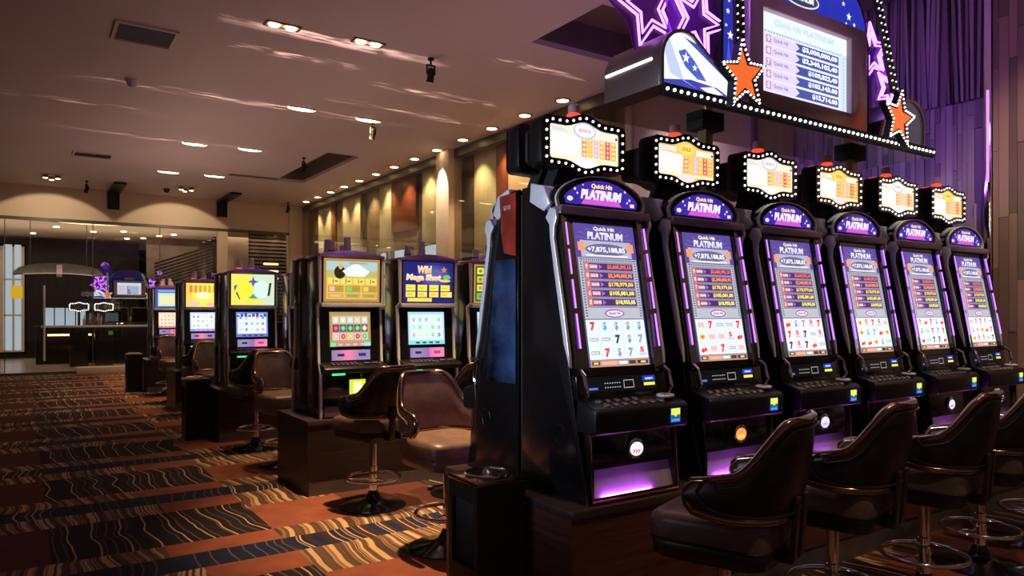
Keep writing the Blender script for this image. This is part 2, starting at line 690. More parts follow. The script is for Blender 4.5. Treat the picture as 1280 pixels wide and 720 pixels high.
# ceiling with its two coffers cut out
cm = MB()
for x0, x1, y0, y1 in ((-9, 4.33, -2.5, 19.1), (4.33, 6.7, -2.5, 5.0), (5.62, 6.7, 5.0, 6.12), (4.33, 6.7, 6.12, 12.3),
                       (4.33, 4.37, 12.3, 15.5), (4.97, 6.7, 12.3, 15.5), (4.33, 6.7, 15.5, 19.1)):
    cm.box(x0, x1, y0, y1, CZ, CZ + 0.06)
ceiling = struct('ceiling', cm, 'ceil')
for x0, x1, y0, y1 in ((4.33, 5.62, 5.0, 6.12), (4.37, 4.97, 12.3, 15.5)):
    c = MB()
    c.box(x0, x1, y0, y1, CZ + 0.35, CZ + 0.4)
    c.box(x0 - 0.03, x0, y0, y1, CZ + 0.06, CZ + 0.4).box(x1, x1 + 0.03, y0, y1, CZ + 0.06, CZ + 0.4)
    c.box(x0, x1, y0 - 0.03, y0, CZ + 0.06, CZ + 0.4).box(x0, x1, y1, y1 + 0.03, CZ + 0.06, CZ + 0.4)
    part('coffer', None, lambda: c, 'dark_ceil', ceiling)
part('ceiling_slot', None, lambda: box(3.42, 4.36, 15.22, 15.38, CZ - 0.012, CZ + 0.01), 'dark_ceil', ceiling)

# ---- right wall: pilaster, frames, tall panels behind glass, purple strip wall, brown end wall
wall_r = struct('wall_right', box(6.3, 6.4, -2.5, 19.2, 0, CZ), 'cream')
part('pilaster', None, lambda: box(5.95, 6.3, 10.82, 11.28, 0, CZ), 'cream', wall_r, bevel=0.01)
part('pilaster', None, lambda: box(5.72, 6.3, 18.95, 19.2, 0, CZ), 'cream', wall_r, bevel=0.01)
part('header_beam', None, lambda: box(6.06, 6.10, 2.62, 10.82, CZ - 0.15, CZ), 'frame', wall_r)
part('header_beam', None, lambda: box(6.06, 6.10, 11.28, 18.95, CZ - 0.15, CZ), 'frame', wall_r)
PAN = [(18.95, 18.56, 'frame', 0.0), (18.56, 18.0, 'frame', 0.02), (18.0, 17.09, 'greencream', 0.06), (17.09, 16.84, 'redwood', 0.03),
       (16.84, 16.32, 'brownpanel', 0.0), (16.32, 15.25, 'greencream', 0.05), (15.25, 14.93, 'frame', 0.0), (14.93, 14.16, 'brownpanel', 0.03),
       (14.16, 13.57, 'greencream', 0.07), (12.5, 12.25, 'frame', 0.0), (12.25, 11.28, 'greencream', 0.05),
       (10.82, 10.44, 'frame', 0.02), (10.44, 9.67, 'greencream', 0.0), (9.67, 9.38, 'redwood', 0.06), (9.38, 8.2, 'cream', 0.02),
       (8.2, 6.7, 'brownpanel', 0.04), (6.7, 6.59, 'greencream', 0.07), (6.59, 5.51, 'lilacpanel', 0.03), (5.51, 5.34, 'darkwood', 0.0),
       (5.34, 4.83, 'lilacpanel', 0.05), (4.83, 4.36, 'brownpanel', 0.0)]
for y1, y0, mt, dx in PAN:
    z1 = 3.98
    part('panel', None, lambda: box(6.22 - dx, 6.30, y0 + 0.008, y1 - 0.008, 0.0, z1), mt, wall_r, bevel=0.006)
part('panel', None, lambda: box(6.17, 6.30, 12.508, 13.562, 2.95, 3.98), 'redwood', wall_r, bevel=0.006)
part('panel', None, lambda: box(6.21, 6.30, 12.508, 13.562, 0, 2.94), 'brownpanel', wall_r, bevel=0.006)
# low windows behind the machines, glowing blue for reflected daylight
for k, (y0, y1) in enumerate(((11.45, 12.2), (12.55, 13.5), (13.7, 14.1), (14.3, 14.85), (15.35, 16.2), (16.9, 17.1))):
    wn = part('window_%d' % (k + 1), None, lambda: box(6.10, 6.15, y0, y1, 1.3, 2.60), 'frame', wall_r)
    for q in range(max(1, int((y1 - y0) / 0.24))):
        a = y0 + 0.02 + q * 0.24
        part('pane', None, lambda: box(6.09, 6.105, a, min(a + 0.225, y1 - 0.01), 1.33, 2.57), 'dayblue', wn)
for a, b_ in ((11.30, 18.93), (6.75, 10.80)):
    n = int((b_ - a) / 1.25)
    for q in range(n):
        y0 = a + q * (b_ - a) / n
        part('glass_pane', None, lambda: box(6.05, 6.062, y0 + 0.004, y0 + (b_ - a) / n - 0.004, 0.05, 3.99), 'wallglass', wall_r)
# purple wall of vertical strips
pm, pnt, pb = mat('strip_wood_purple')
at = pnt.nodes.new('ShaderNodeAttribute')
at.attribute_name = 'Col'
pnt.links.new(at.outputs['Color'], pb.inputs['Base Color'])
pb.inputs['Roughness'].default_value = 0.45
M['strips'] = pm
rs = random.Random(3)


def strips(y0, y1, z0, z1, x, wd, lmin, lmax, base, slant=0.0, depth=0.03):
    v, f, c = [], [], []
    y = y0
    while y < y1 - 0.004:
        ww = min(wd * rs.uniform(0.75, 1.3), y1 - y)
        z = z0
        while z < z1 - 0.01:
            ln = min(rs.uniform(lmin, lmax), z1 - z)
            d = rs.uniform(0, depth)
            sl = rs.uniform(-slant, slant) * ln
            n = len(v)
            g = 0.0015
            xa, xb = x - d, x + 0.04
            for xx in (xa, xb):
                v += [(xx, y + g - sl, z + g), (xx, y + ww - g - sl, z + g), (xx, y + ww - g + sl, z + ln - g), (xx, y + g + sl, z + ln - g)]
            f += [(n, n + 3, n + 2, n + 1), (n, n + 1, n + 5, n + 4), (n + 1, n + 2, n + 6, n + 5), (n + 2, n + 3, n + 7, n + 6), (n + 3, n, n + 4, n + 7)]
            k = rs.uniform(0.55, 1.4)
            c += [tuple(q * k for q in base)] * 5
            z += ln
        y += ww
    me = bpy.data.meshes.new('strip_cladding')
    me.from_pydata(v, [], f)
    a_ = me.color_attributes.new('Col', 'FLOAT_COLOR', 'CORNER')
    i = 0
    for p, cc in zip(me.polygons, c):
        for _ in p.vertices:
            a_.data[i].color = (*cc, 1)
            i += 1
    return me


PB = (0.26, 0.20, 0.27)
part('strip_cladding', None, lambda: strips(2.64, 4.34, 0.0, 3.02, 6.2, 0.045, 0.15, 0.8, PB, 0, 0.02), 'strips', wall_r, kind='stuff')
part('strip_cladding', None, lambda: strips(2.64, 4.34, 3.02, CZ, 6.2, 0.024, 1.2, 1.2, PB, 0.02, 0.06), 'strips', wall_r, kind='stuff')
part('corner_trim', None, lambda: box(6.12, 6.16, 2.585, 2.635, 0, CZ), 'chrome', wall_r, bevel=0.004)
part('light_line', None, lambda: box(6.105, 6.122, 2.60, 2.612, 2.35, 3.05), 'strip', wall_r)
part('strip_cladding', None, lambda: strips(-0.5, 2.58, 0.0, CZ, 6.14, 0.06, 0.6, 1.8, (0.24, 0.155, 0.10), 0, 0.006), 'strips', wall_r, kind='stuff')

# ---- back wall: bulkhead above a glass partition
bulk = struct('wall_back', box(-9, 5.72, 19.0, 19.15, 3.40, CZ), 'cream')
part('transom', None, lambda: box(-9, 5.72, 18.94, 19.0, 3.36, 3.43), 'frame', bulk)
part('sill_rail', None, lambda: box(-9, 5.72, 18.97, 19.05, 0.0, 0.05), 'kick', bulk)
GX = [-5.0, -3.4, -1.9, -0.35, 1.29, 2.67, 3.97, 4.19, 5.72]
for k in range(len(GX) - 1):
    if GX[k] == 3.97:
        part('mullion', None, lambda: box(3.97, 4.19, 18.95, 19.12, 0.05, 3.36), 'cream', bulk)
        continue
    part('glass_pane', None, lambda: box(GX[k] + 0.008, GX[k + 1] - 0.008, 19.0, 19.012, 0.05, 3.36), 'glass', bulk)
    if GX[k] not in (3.97, 4.19):
        part('mullion', None, lambda: box(GX[k] - 0.008, GX[k] + 0.008, 18.99, 19.02, 0.05, 3.36), 'frame', bulk)
# glass door furniture
part('door_handle', None, lambda: MB().tube([(0.36, 18.92, 0.30), (0.36, 18.92, 1.95)], 0.022, 10).box(0.35, 0.37, 18.92, 19.0, 0.5, 0.53).box(0.35, 0.37, 18.92, 19.0, 1.7, 1.73), 'silver', bulk)
part('rail', None, lambda: box(0.30, 2.45, 18.93, 18.985, 1.02, 1.07), 'silver', bulk, bevel=0.006)
part('note', None, lambda: box(-0.25, -0.03, 18.985, 18.995, 1.66, 1.93), 'yellowpaper', bulk, label='yellow square notice stuck on the glass')
tag(part('low_plinth', None, lambda: box(0.95, 2.05, 18.5, 18.8, 0, 0.15), 'cream', bevel=0.01), 'low cream plinth on the carpet before the glass partition', 'plinth')

# dark strips running over the ceiling and down the wall
for k, (x, lb) in enumerate(((1.70, 'dark bent duct strip at the left, coming down the wall between the two light scallops'), (4.06, 'dark bent duct strip right of the second light scallop on the wall'))):
    o = part('bent_duct', None, lambda: MB().prism([(17.5, CZ), (17.5, CZ - 0.05), (18.93, CZ - 0.05), (18.93, 3.72), (18.99, 3.72), (18.99, CZ)], x - 0.12, x + 0.12, 'x'), 'satin')
    tag(o, lb, 'duct')

# ---- lobby beyond the glass
lob = struct('ceiling_lobby', box(-9, 9.5, 19.15, 30, 3.62, 3.70), 'cream')
ring = MB()
ring.lathe([(1.15, 0.0), (1.25, -0.05), (1.32, -0.05), (1.38, 0.0)], 40, (1.1, 21.0, 3.62))
part('cove_ring', None, lambda: MB().tube([(1.35 + 0.95 * math.cos(a), 20.3 + 0.75 * math.sin(a), 3.58) for a in [2 * PI * k / 40 for k in range(40)]], 0.03, 6, True), 'lampdim', lob)
part('cove_rim', None, lambda: MB().tube([(1.35 + 1.02 * math.cos(a), 20.3 + 0.82 * math.sin(a), 3.60) for a in [2 * PI * k / 40 for k in range(40)]], 0.05, 6, True), 'darkwood', lob)
for x, y in ((0.7, 22.6), (1.6, 23.4), (2.3, 22.9), (3.0, 24.6), (3.3, 23.6), (3.6, 23.0), (2.6, 25), (0.2, 24.8)):
    part('lobby_lamp', 'lobbylamp', lambda: MB().lathe([(0.07, 0.0), (0.07, -0.02), (0.05, -0.025)], 14), 'lamp', lob, (x, y, 3.62))
struct('wall_lobby_back', box(-9, 9.5, 29.5, 29.7, 0, 3.62), 'darkwood')
dk = struct('wall_lobby_dark', MB().box(0.05, 3.05, 26, 26.2, 1.50, 3.55).box(0.05, 0.45, 26, 26.2, 0, 1.5).box(0.45, 3.05, 26.0, 26.2, 0.0, 0.75), 'darkwood')
for q, xx in enumerate((0.50, 0.78, 1.06, 1.34, 1.62, 1.90, 2.18, 2.46, 2.74)):
    part('pane', None, lambda: box(xx, xx + 0.25, 26.4, 26.42, 0.75, 1.5), 'dayblue' if q < 4 else 'lampdim' if q in (7,) else 'stone', dk)
lw = struct('window_lobby', MB().box(-0.72, 0.0, 25.9, 26.0, 0.2, 3.3), 'cream')
for z0 in (0.25, 1.3, 2.35):
    part('pane', None, lambda: box(-0.50, -0.30, 25.88, 25.9, z0, z0 + 1.0), 'dayblue', lw)
    part('pane', None, lambda: box(-0.24, -0.08, 25.88, 25.9, z0, z0 + 1.0), 'dayblue', lw)
struct('wall_lobby_left', box(-3.5, -0.72, 25.9, 26.0, 0.0, 3.62), 'darkwood')
# stone wall and slatted stair on the right of the lobby
struct('wall_lobby_stone', MB().box(3.05, 5.3, 24.2, 24.4, 0, 3.62), 'stone')
st = thing('slatted_stair', 'dark slatted stair climbing behind the glass beside the cream mullion', 'stair', (3.2, 22.9, 0))
for k in range(9):
    part('slat', 'stairslat', lambda: box(-0.9, 0.9, -0.03, 0.03, -0.03, 0.03), 'darkwood', st, (0.72, 0, 2.30 + k * 0.095), (0, -0.36, 0))
part('stringer', None, lambda: box(-0.95, 0.95, 0.05, 0.10, -0.18, 0.05), 'darkwood', st, (0.72, 0, 2.25), (0, -0.36, 0))
part('post', None, lambda: box(-0.05, 0.05, 0.05, 0.15, 0, 3.6), 'darkwood', st, (1.5, 0, 0))
struct('curtain_wall_lobby', MB().box(4.3, 5.0, 20.2, 20.3, 0, 3.6), 'cream')
sl = thing('slatted_screen', 'dark wooden slatted screen with yellow lit slots behind the glass at right', 'screen', (5.75, 20.6, 0))
part('backing', None, lambda: box(-0.72, 0.9, 0.06, 0.1, 0, 3.55), 'darkwood', sl)
for k in range(24):
    part('slat', 'scrslat', lambda: box(-0.70, 0.88, -0.02, 0.05, -0.025, 0.025), 'stone', sl, (0, 0, 1.1 + k * 0.102))
for z in (2.28, 2.48, 2.68):
    part('lit_slot', None, lambda: box(-0.25, 0.15, -0.035, -0.02, z, z + 0.05), 'lampdim', sl)
# bar counter
bc = thing('bar_counter', 'long dark bar counter with a lit shelf line beyond the glass', 'counter', (1.6, 22.6, 0))
part('body', None, lambda: box(-1.35, 1.2, 0, 0.6, 0, 0.95), 'darkwood', bc, bevel=0.01)
part('worktop', None, lambda: box(-1.4, 1.25, -0.05, 0.65, 0.95, 1.0), 'satin', bc, bevel=0.008)
part('light_line', None, lambda: box(-1.1, -0.1, -0.02, -0.005, 0.74, 0.79), 'lampdim', bc)
for k in range(9):
    h = rs.uniform(0.18, 0.3)
    o = part('bottle', 'bot%d' % (k % 3), lambda: MB().lathe([(0.035, 0), (0.037, 0.02), (0.037, 0.17), (0.013, 0.22), (0.013, 0.28)], 10), ('whitelamp', 'stone', 'copper')[k % 3])
    o.location = (1.35 + k * 0.14, 22.9 + 0.05 * (k % 2), 1.0)
    tag(o, 'small pale bottle standing on the dark bar counter beyond the glass', 'bottle', 'bottles on the far bar counter')
# hanging curved canopy over the bar
cn = thing('hanging_canopy', 'grey lens-shaped canopy hanging above the bar beyond the glass', 'canopy', (0.72, 21.5, 2.46))
secs = []
for k in range(17):
    t = -1 + k / 8
    hh = 0.02 + 0.24 * math.sqrt(max(0, 1 - t * t))
    secs.append([(t * 0.95, -0.25, -0.12 - 0.06 * (t * t)), (t * 0.95, 0.25, -0.12 - 0.06 * t * t), (t * 0.95, 0.25, hh - 0.14), (t * 0.95, -0.25, hh - 0.14)])
part('shell', None, lambda: MB().loft(secs), 'kick', cn)
part('tag', None, lambda: box(-0.06, 0.06, -0.27, -0.255, -0.22, 0.08), 'lilacpanel', cn)
for x in (-0.6, 0.6):
    part('hanger', None, lambda: MB().tube([(x, 0, 0), (x, 0, 1.17)], 0.008, 6), 'frame', cn)

# =================================================================== CEILING FITTINGS
def downlight(x, y, label, group, mt='lamp', r=0.085, energy=0, target=None, ang=70):
    t = thing('downlight', label, 'ceiling light', (x, y, CZ), 0, group)
    part('rim', 'dlrim%.3f' % r, lambda: MB().lathe([(r * 1.25, 0), (r * 1.25, -0.008), (r * 0.98, -0.012), (r * 0.98, 0.0)], 24), 'bronze', t)
    part('lamp', 'dllamp%.3f' % r, lambda: MB().lathe([(r * 0.95, -0.002), (r * 0.85, -0.013), (r * 0.5, -0.018), (0.001, -0.02)], 20), mt, t)
    if energy:
        spot((x, y, CZ - 0.04), target or (x, y, 0), energy, ang, 0.7)
    return t


def supell0(a, b_, n=20):
    return [(a * math.cos(2 * PI * k / n), b_ * math.sin(2 * PI * k / n)) for k in range(n)]


DL = [7.55 + 0.87 * k for k in range(13)]
for k, y in enumerate(DL):
    if k == 4:
        continue
    lb = ('%s downlight along the right wall, counted from the big sign to the lit pilaster' % ('first', 'second', 'third', 'fourth')[k]) if k < 4 else \
        '%s small downlight past the lit pilaster along the right wall' % ('first', 'second', 'third', 'fourth', 'fifth', 'sixth', 'seventh', 'eighth')[k - 5]
    downlight(5.85, y, lb, 'downlights along the right wall', energy=110, target=(6.35, y, 1.6), ang=80)
downlight(5.85, 11.05, 'round warm downlight right over the brightly lit cream pilaster', None, energy=0)
spot((5.80, 11.05, CZ - 0.03), (5.90, 11.05, 0), 170, 55, 0.4, (1, 0.85, 0.6))

TW = [(2.08, 7.1, 'twin oblong ceiling lamp nearest the ceiling vent, left one of the bright pair'),
      (2.94, 7.05, 'twin oblong ceiling lamp right of the bright pair, before the black spotlight'),
      (3.14, 9.85, 'recessed glowing lamp left of the black spotlight in the second lamp line'), (4.12, 9.89, 'recessed glowing lamp close beside the second black spotlight'),
      (2.33, 12.88, 'left recessed lamp of the third lamp line on the ceiling'), (3.19, 12.8, 'right recessed lamp of the third lamp line on the ceiling'),
      (2.36, 15.73, 'left recessed lamp of the farthest lamp line on the ceiling'), (3.21, 15.67, 'right recessed lamp of the farthest lamp line on the ceiling')]
for k, (x, y, lb) in enumerate(TW):
    t = thing('twin_ceiling_lamp' if k < 2 else 'oblong_ceiling_lamp', lb, 'ceiling light', (x, y, CZ), 0)
    part('trough', 'twtrough', lambda: MB().ring_prism([(-0.17, -0.07), (0.17, -0.07), (0.17, 0.07), (-0.17, 0.07)], [(-0.15, -0.05), (0.15, -0.05), (0.15, 0.05), (-0.15, 0.05)], -0.01, 0.0, 'z'), 'frame' if k < 2 else 'ceil', t)
    if k > 1:
        part('lamp', 'onelamp', lambda: MB().loft([[(a * q, b_ * q, -zz) for a, b_ in supell0(0.19, 0.065)] for q, zz in ((1.0, 0.0), (0.96, 0.012), (0.7, 0.02), (0.3, 0.023))]), 'lamp', t)  # ellipse enlarged to take in the glow patch around the lamp
    for s in ((-1, 1) if k < 2 else ()):
        part('lamp', 'twlamp', lambda: MB().lathe([(0.055, 0), (0.05, -0.018), (0.001, -0.024)], 16), 'lamp', t, (s * 0.08, 0, 0))
    spot((x, y, CZ - 0.05), (x + (0.35 if k < 2 else 0.1), y - (0.5 if k < 2 else 0), 0), (170, 220, 160, 150, 230, 160, 230, 160)[k], (58, 66, 72, 72, 84, 80, 84, 80)[k], 0.8)
# nearer lamps, out of the frame above, that light the carpet between the first rows
for x, y, e in ((2.0, 4.35, 1000), (2.9, 4.3, 560), (4.2, 4.3, 120), (2.2, 0.7, 135), (3.6, 0.7, 135), (5.0, 0.7, 110)):
    spot((x, y, CZ - 0.05), (x + (0.35 if y > 4 else 0), y if y > 4 else 1.9, 0), e, 52, 0.8)

VL = [(0.72, 8.1, 0.5, 0.5, 'big square grey air grille in the near left of the ceiling', 'frame'), (1.0, 14.75, 0.55, 0.35, 'faint cream air grille far left on the ceiling', 'ceil')]
for x, y, a, b_, lb, mt in VL:
    t = thing('air_grille', lb, 'vent', (x + 0.28 if a == 0.5 else x, y, CZ))
    part('rim', None, lambda: MB().ring_prism([(-a / 2 - .03, -b_ / 2 - .03), (a / 2 + .03, -b_ / 2 - .03), (a / 2 + .03, b_ / 2 + .03), (-a / 2 - .03, b_ / 2 + .03)], [(-a / 2, -b_ / 2), (a / 2, -b_ / 2), (a / 2, b_ / 2), (-a / 2, b_ / 2)], -0.02, 0, 'z'), 'cream' if mt == 'frame' else 'ceil', t)
    part('backing', None, lambda: box(-a / 2, a / 2, -b_ / 2, b_ / 2, -0.004, 0), 'dark_ceil' if mt == 'frame' else 'ceil', t)
    n = 10
    for k in range(n):
        part('slat', 'vslat%g' % a, lambda: box(-a / 2, a / 2, -0.019, 0.019, -0.002, 0.002), 'ventslat' if mt == 'frame' else 'dark_ceil', t, (0, -b_ / 2 + (k + 0.5) * b_ / n, -0.011), (0.25, 0, 0))

SP = [(3.69, 7.11, 'black stage spotlight nearest the camera, hanging above the front machines'), (4.21, 9.93, 'black stage spotlight by the second line of ceiling lamps'),
      (4.16, 12.92, 'black stage spotlight left of the long dark ceiling coffer'), (1.09, 17.74, 'black stage spotlight far left near the first wall scallop'),
      (5.52, 18.39, 'black stage spotlight in the far right corner above the pier')]
for k, (x, y, lb) in enumerate(SP):
    t = thing('stage_spotlight', lb, 'spotlight', (x, y, CZ), 0.4 * k)
    part('mount', 'spm', lambda: MB().lathe([(0.035, 0), (0.035, -0.02), (0.012, -0.03), (0.012, -0.08)], 12), 'matte', t)
    part('yoke', 'spy', lambda: box(-0.05, -0.042, -0.015, 0.015, -0.18, -0.08).box(0.042, 0.05, -0.015, 0.015, -0.18, -0.08).box(-0.05, 0.05, -0.015, 0.015, -0.085, -0.075), 'matte', t)
    can = part('can', 'spc', lambda: MB().lathe([(0.025, 0.07), (0.036, 0.06), (0.038, -0.06), (0.045, -0.08), (0.038, -0.08)], 16), 'matte', t, (0, 0, -0.18), (0.3, 0, 0))
    part('lens', 'spl', lambda: MB().lathe([(0.034, 0), (0.02, -0.006), (0.001, -0.008)], 14), 'chrome', can, (0, 0, -0.076))
for x, y, lb in ((2.65, 17.89, 'black dome camera on the far ceiling left of the second lamp cluster'), (1.07, 9.76, 'small pale smoke detector on the near left ceiling')):
    bl = 'black' in lb
    t = thing('dome_camera' if bl else 'smoke_detector', lb, 'camera' if bl else 'detector', (x, y, CZ))
    part('plate', None, lambda: MB().lathe([(0.075, 0), (0.075, -0.015), (0.06, -0.022)], 20), 'matte' if bl else 'cream', t)
    part('dome', None, lambda: MB().lathe([(0.062, -0.02), (0.055, -0.06), (0.035, -0.085), (0.001, -0.095)], 20), 'black' if bl else 'ceil', t)
for i, (x, y) in enumerate(SCALLOP):
    t = thing('lamp_cluster', 'cluster of small bright ceiling lamps %s' % ('at the far left above the first wall scallop' if i == 0 else 'above the second wall scallop beside the dome camera'), 'ceiling light', (x, y, CZ))
    part('plate', 'clp', lambda: box(-0.2, 0.2, -0.2, 0.2, -0.015, 0), 'ceil', t, bevel=0.004)
    for a, b_ in ((-0.11, -0.1), (0.1, -0.08), (0.0, 0.12)):
        h = part('lamp_head', 'clh', lambda: MB().lathe([(0.05, 0), (0.055, -0.05), (0.045, -0.06)], 14), 'bronze', t, (a, b_, -0.015))
        part('lamp', 'cll', lambda: MB().lathe([(0.043, 0), (0.038, -0.01), (0.001, -0.014)], 14), 'lamp', h, (0, 0, -0.06))

# =================================================================== BANK BASES
def bank_base(x0, x1, y0, y1, label, h=0.555, wood='wooddark'):
    t = thing('machine_plinth', label, 'plinth', ((x0 + x1) / 2, (y0 + y1) / 2, 0))
    a, b_ = (x1 - x0) / 2, (y1 - y0) / 2
    part('body', None, lambda: box(-a + 0.012, a - 0.012, -b_ + 0.012, b_ - 0.012, 0.13, h - 0.035), wood, t)
    part('kick_plate', None, lambda: box(-a + 0.012, a - 0.012, -b_ + 0.02, b_ - 0.02, 0.0, 0.13), 'kick', t)
    part('top', None, lambda: box(-a, a, -b_, b_, h - 0.035, h), 'woodh', t, bevel=0.004)
    part('side_panel', None, lambda: box(-a + 0.002, -a + 0.012, -b_ + 0.012, b_ - 0.012, 0.0, h - 0.035), wood, t)
    return t


# =================================================================== FRONT ROW MACHINES
HB = 0.555
PROF = [(0.0, 0.0), (0.035, 0.14), (0.08, 0.33), (0.125, 0.55), (0.165, 0.765), (0.215, 1.0), (0.25, 1.165), (0.285, 1.25), (0.33, 1.33), (0.39, 1.368), (0.475, 1.372), (0.475, 0.0)]


def scr_fn(x, s, z):
    # the leaning screen plane: s runs up along the screen
    k = s / 0.645
    return (x, 0.098 + 0.119 * k - z - 0.0, 0.56 + 0.634 * k)


def sign_outline(wd=0.25, h=0.105, n=7, bl=0.032, r=0.03, gx=0.0, side=0.0):
    """marquee outline: rounded rectangle with a bulge top and bottom"""
    w2, h2 = wd + gx, h + gx
    top = []
    def corner(cx, cz, a0):
        return [(cx + r * math.cos(a0 + PI / 2 * k / 3), cz + r * math.sin(a0 + PI / 2 * k / 3)) for k in range(4)]
    pts = corner(w2 - r, h2 - r, 0)
    pts += [(0.12 - 0.24 * k / 8, h2 + bl * (0.5 + 0.5 * math.cos(PI * (k - 4) / 4))) for k in range(9)]
    pts += corner(-w2 + r, h2 - r, PI / 2)
    pts += corner(-w2 + r, -h2 + r, PI)
    pts += [(-0.12 + 0.24 * k / 8, -h2 - bl * (0.5 + 0.5 * math.cos(PI * (k - 4) / 4))) for k in range(9)]
    pts += corner(w2 - r, -h2 + r, 3 * PI / 2)
    return pts


def front_screen(seed):
    r = random.Random(seed)
    c = Canvas(scr_fn)
    c.rect(-0.18, 0, 0.18, 0.645, (0.10, 0.09, 0.22), 0)
    c.rect(-0.18, 0.49, 0.18, 0.645, (0.11, 0.07, 0.32), 1)
    for k in range(9):
        a = PI * (k + 0.5) / 9
        c.poly([(0, 0.57), (0.17 * math.cos(a - 0.05), 0.57 + 0.07 * math.sin(a - 0.05)), (0.17 * math.cos(a + 0.05), 0.57 + 0.07 * math.sin(a + 0.05))], (0.16, 0.11, 0.40), 1.5)
    c.text('Quick Hit', -0.065, 0.613, 0.06, 0.634, (1, 0.93, 0.6), 3, 0.03, 0.1)
    c.text('PLATINUM', -0.105, 0.573, 0.105, 0.609, (0.98, 0.98, 1), 3, 0.05, 0.12, (0.5, 0.5, 0.75))
    # jackpot meter
    c.rect(-0.15, 0.492, 0.15, 0.568, (0.50, 0.46, 0.62), 2)
    c.rect(-0.165, 0.52, -0.125, 0.56, (0.85, 0.35, 0.18), 3)
    c.rect(0.125, 0.52, 0.165, 0.56, (0.85, 0.35, 0.18), 3)
    c.ell(0, 0.528, 0.125, 0.028, (0.16, 0.14, 0.26), 3)
    c.text('+7,875,188,85', -0.112, 0.512, 0.112, 0.541, (0.85, 0.88, 1), 4, 0.04)
    c.rect(-0.125, 0.497, 0.125, 0.503, (0.9, 0.9, 1), 4)
    # grey frame with rivet dots
    c.rect(-0.172, 0.212, 0.172, 0.488, (0.52, 0.52, 0.58), 2)
    c.rect(-0.148, 0.262, 0.148, 0.472, (0.30, 0.25, 0.42), 3)
    for k in range(22):
        y = 0.222 + k * 0.0122
        for x in (-0.160, 0.160):
            c.rect(x - 0.006, y, x + 0.006, y + 0.006, (0.12, 0.12, 0.16), 4)
    for k in range(26):
        x = -0.152 + k * 0.0122
        c.rect(x - 0.003, 0.475, x + 0.003, 0.485, (0.1, 0.1, 0.14), 4)
    rows = [('9', '$3,600,395,10', (0.95, 0.18, 0.12)), ('8', '$2,340,003,95', (1, 0.33, 0.12)), ('7', '$178,979,00', (1, 0.72, 0.12)),
            ('6', '$105,081,00', (1, 0.92, 0.12)), ('5', '$18,955,05', (1, 0.98, 0.2))]
    for k, (n, a, col) in enumerate(rows):
        y = 0.434 - k * 0.0405
        c.rect(-0.142, y, 0.142, y + 0.029, (0.09, 0.03, 0.14), 4)
        c.rect(-0.142, y, -0.118, y + 0.029, (0.85, 0.16, 0.12), 5)
        c.text(n, -0.137, y + 0.005, -0.124, y + 0.025, (1, 0.8, 0.7), 6, 0.05)
        c.rect(-0.115, y + 0.005, -0.068, y + 0.024, (0.72, 0.30, 0.42), 5)
        c.text('Quick Hit', -0.113, y + 0.008, -0.070, y + 0.020, (1, 0.9, 0.8), 6, 0.03)
        c.poly([(-0.06, y + 0.003), (-0.04, y + 0.0145), (-0.06, y + 0.026)], (0.33, 0.18, 0.65), 5)
        wd = 0.145 if len(a) > 11 else 0.15 if k < 4 else 0.12
        c.text(a, 0.134 - wd, y + 0.003, 0.134, y + 0.026, col, 6, 0.045)
    c.ell(0, 0.236, 0.058, 0.019, (0.25, 0.10, 0.45), 4)
    c.ell(0, 0.236, 0.050, 0.014, (0.85, 0.80, 0.85), 5)
    c.text('Quick Hit', -0.035, 0.229, 0.035, 0.243, (0.55, 0.1, 0.35), 6, 0.04)
    # reels
    tint = [(0.80, 0.88, 0.97), (0.80, 0.86, 0.98), (0.95, 0.86, 0.88), (0.82, 0.95, 0.97), (0.86, 0.96, 0.97), (0.95, 0.93, 0.97)][seed % 6]
    c.rect(-0.172, 0.032, 0.172, 0.208, tint, 3)
    for k in range(1, 5):
        x = -0.172 + 0.344 * k / 5
        c.rect(x - 0.001, 0.032, x + 0.001, 0.208, (0.62, 0.66, 0.78), 4)
    for i in range(5):
        for j in range(3):
            x = -0.172 + 0.344 * (i + 0.5) / 5
            y = 0.032 + 0.176 * (j + 0.5) / 3
            k = r.choice('7c$bfso' if seed % 2 else '7c$b7s')
            if k == '7':
                c.text('7', x - 0.015, y - 0.020, x + 0.015, y + 0.020, r.choice([(0.05, 0.05, 0.1), (0.85, 0.05, 0.05), (0.35, 0.38, 0.48)]), 5, 0.06)
            elif k == 'c':
                c.ell(x - 0.009, y - 0.008, 0.011, 0.011, (0.85, 0.05, 0.05), 5, 12)
                c.ell(x + 0.010, y - 0.004, 0.011, 0.011, (0.95, 0.10, 0.08), 5, 12)
                c.poly([(x - 0.008, y + 0.004), (x - 0.006, y + 0.004), (x + 0.006, y + 0.020), (x + 0.002, y + 0.020)], (0.1, 0.5, 0.12), 5)
            elif k == '$':
                c.text('$', x - 0.011, y - 0.020, x + 0.011, y + 0.020, r.choice([(0.25, 0.3, 0.4), (0.1, 0.35, 0.7)]), 5, 0.03)
            elif k == 'b':
                c.rect(x - 0.024, y - 0.007, x + 0.024, y + 0.008, (0.35, 0.38, 0.45), 5)
                c.text('BAR', x - 0.02, y - 0.004, x + 0.02, y + 0.005, (0.95, 0.95, 1), 6, 0.03)
            elif k == 'f':
                c.ell(x, y, 0.020, 0.014, (1.0, 0.62, 0.08), 5, 12)
                c.ell(x, y, 0.012, 0.008, (0.9, 0.2, 0.05), 6, 12)
            elif k == 's':
                c.text('5', x - 0.013, y - 0.002, x + 0.013, y + 0.022, RED, 5, 0.05)
                c.rect(x - 0.022, y - 0.018, x + 0.022, y - 0.004, (0.65, 0.68, 0.78), 5)
            else:
                c.rect(x - 0.022, y - 0.012, x + 0.022, y + 0.012, (0.9, 0.55, 0.5), 5)
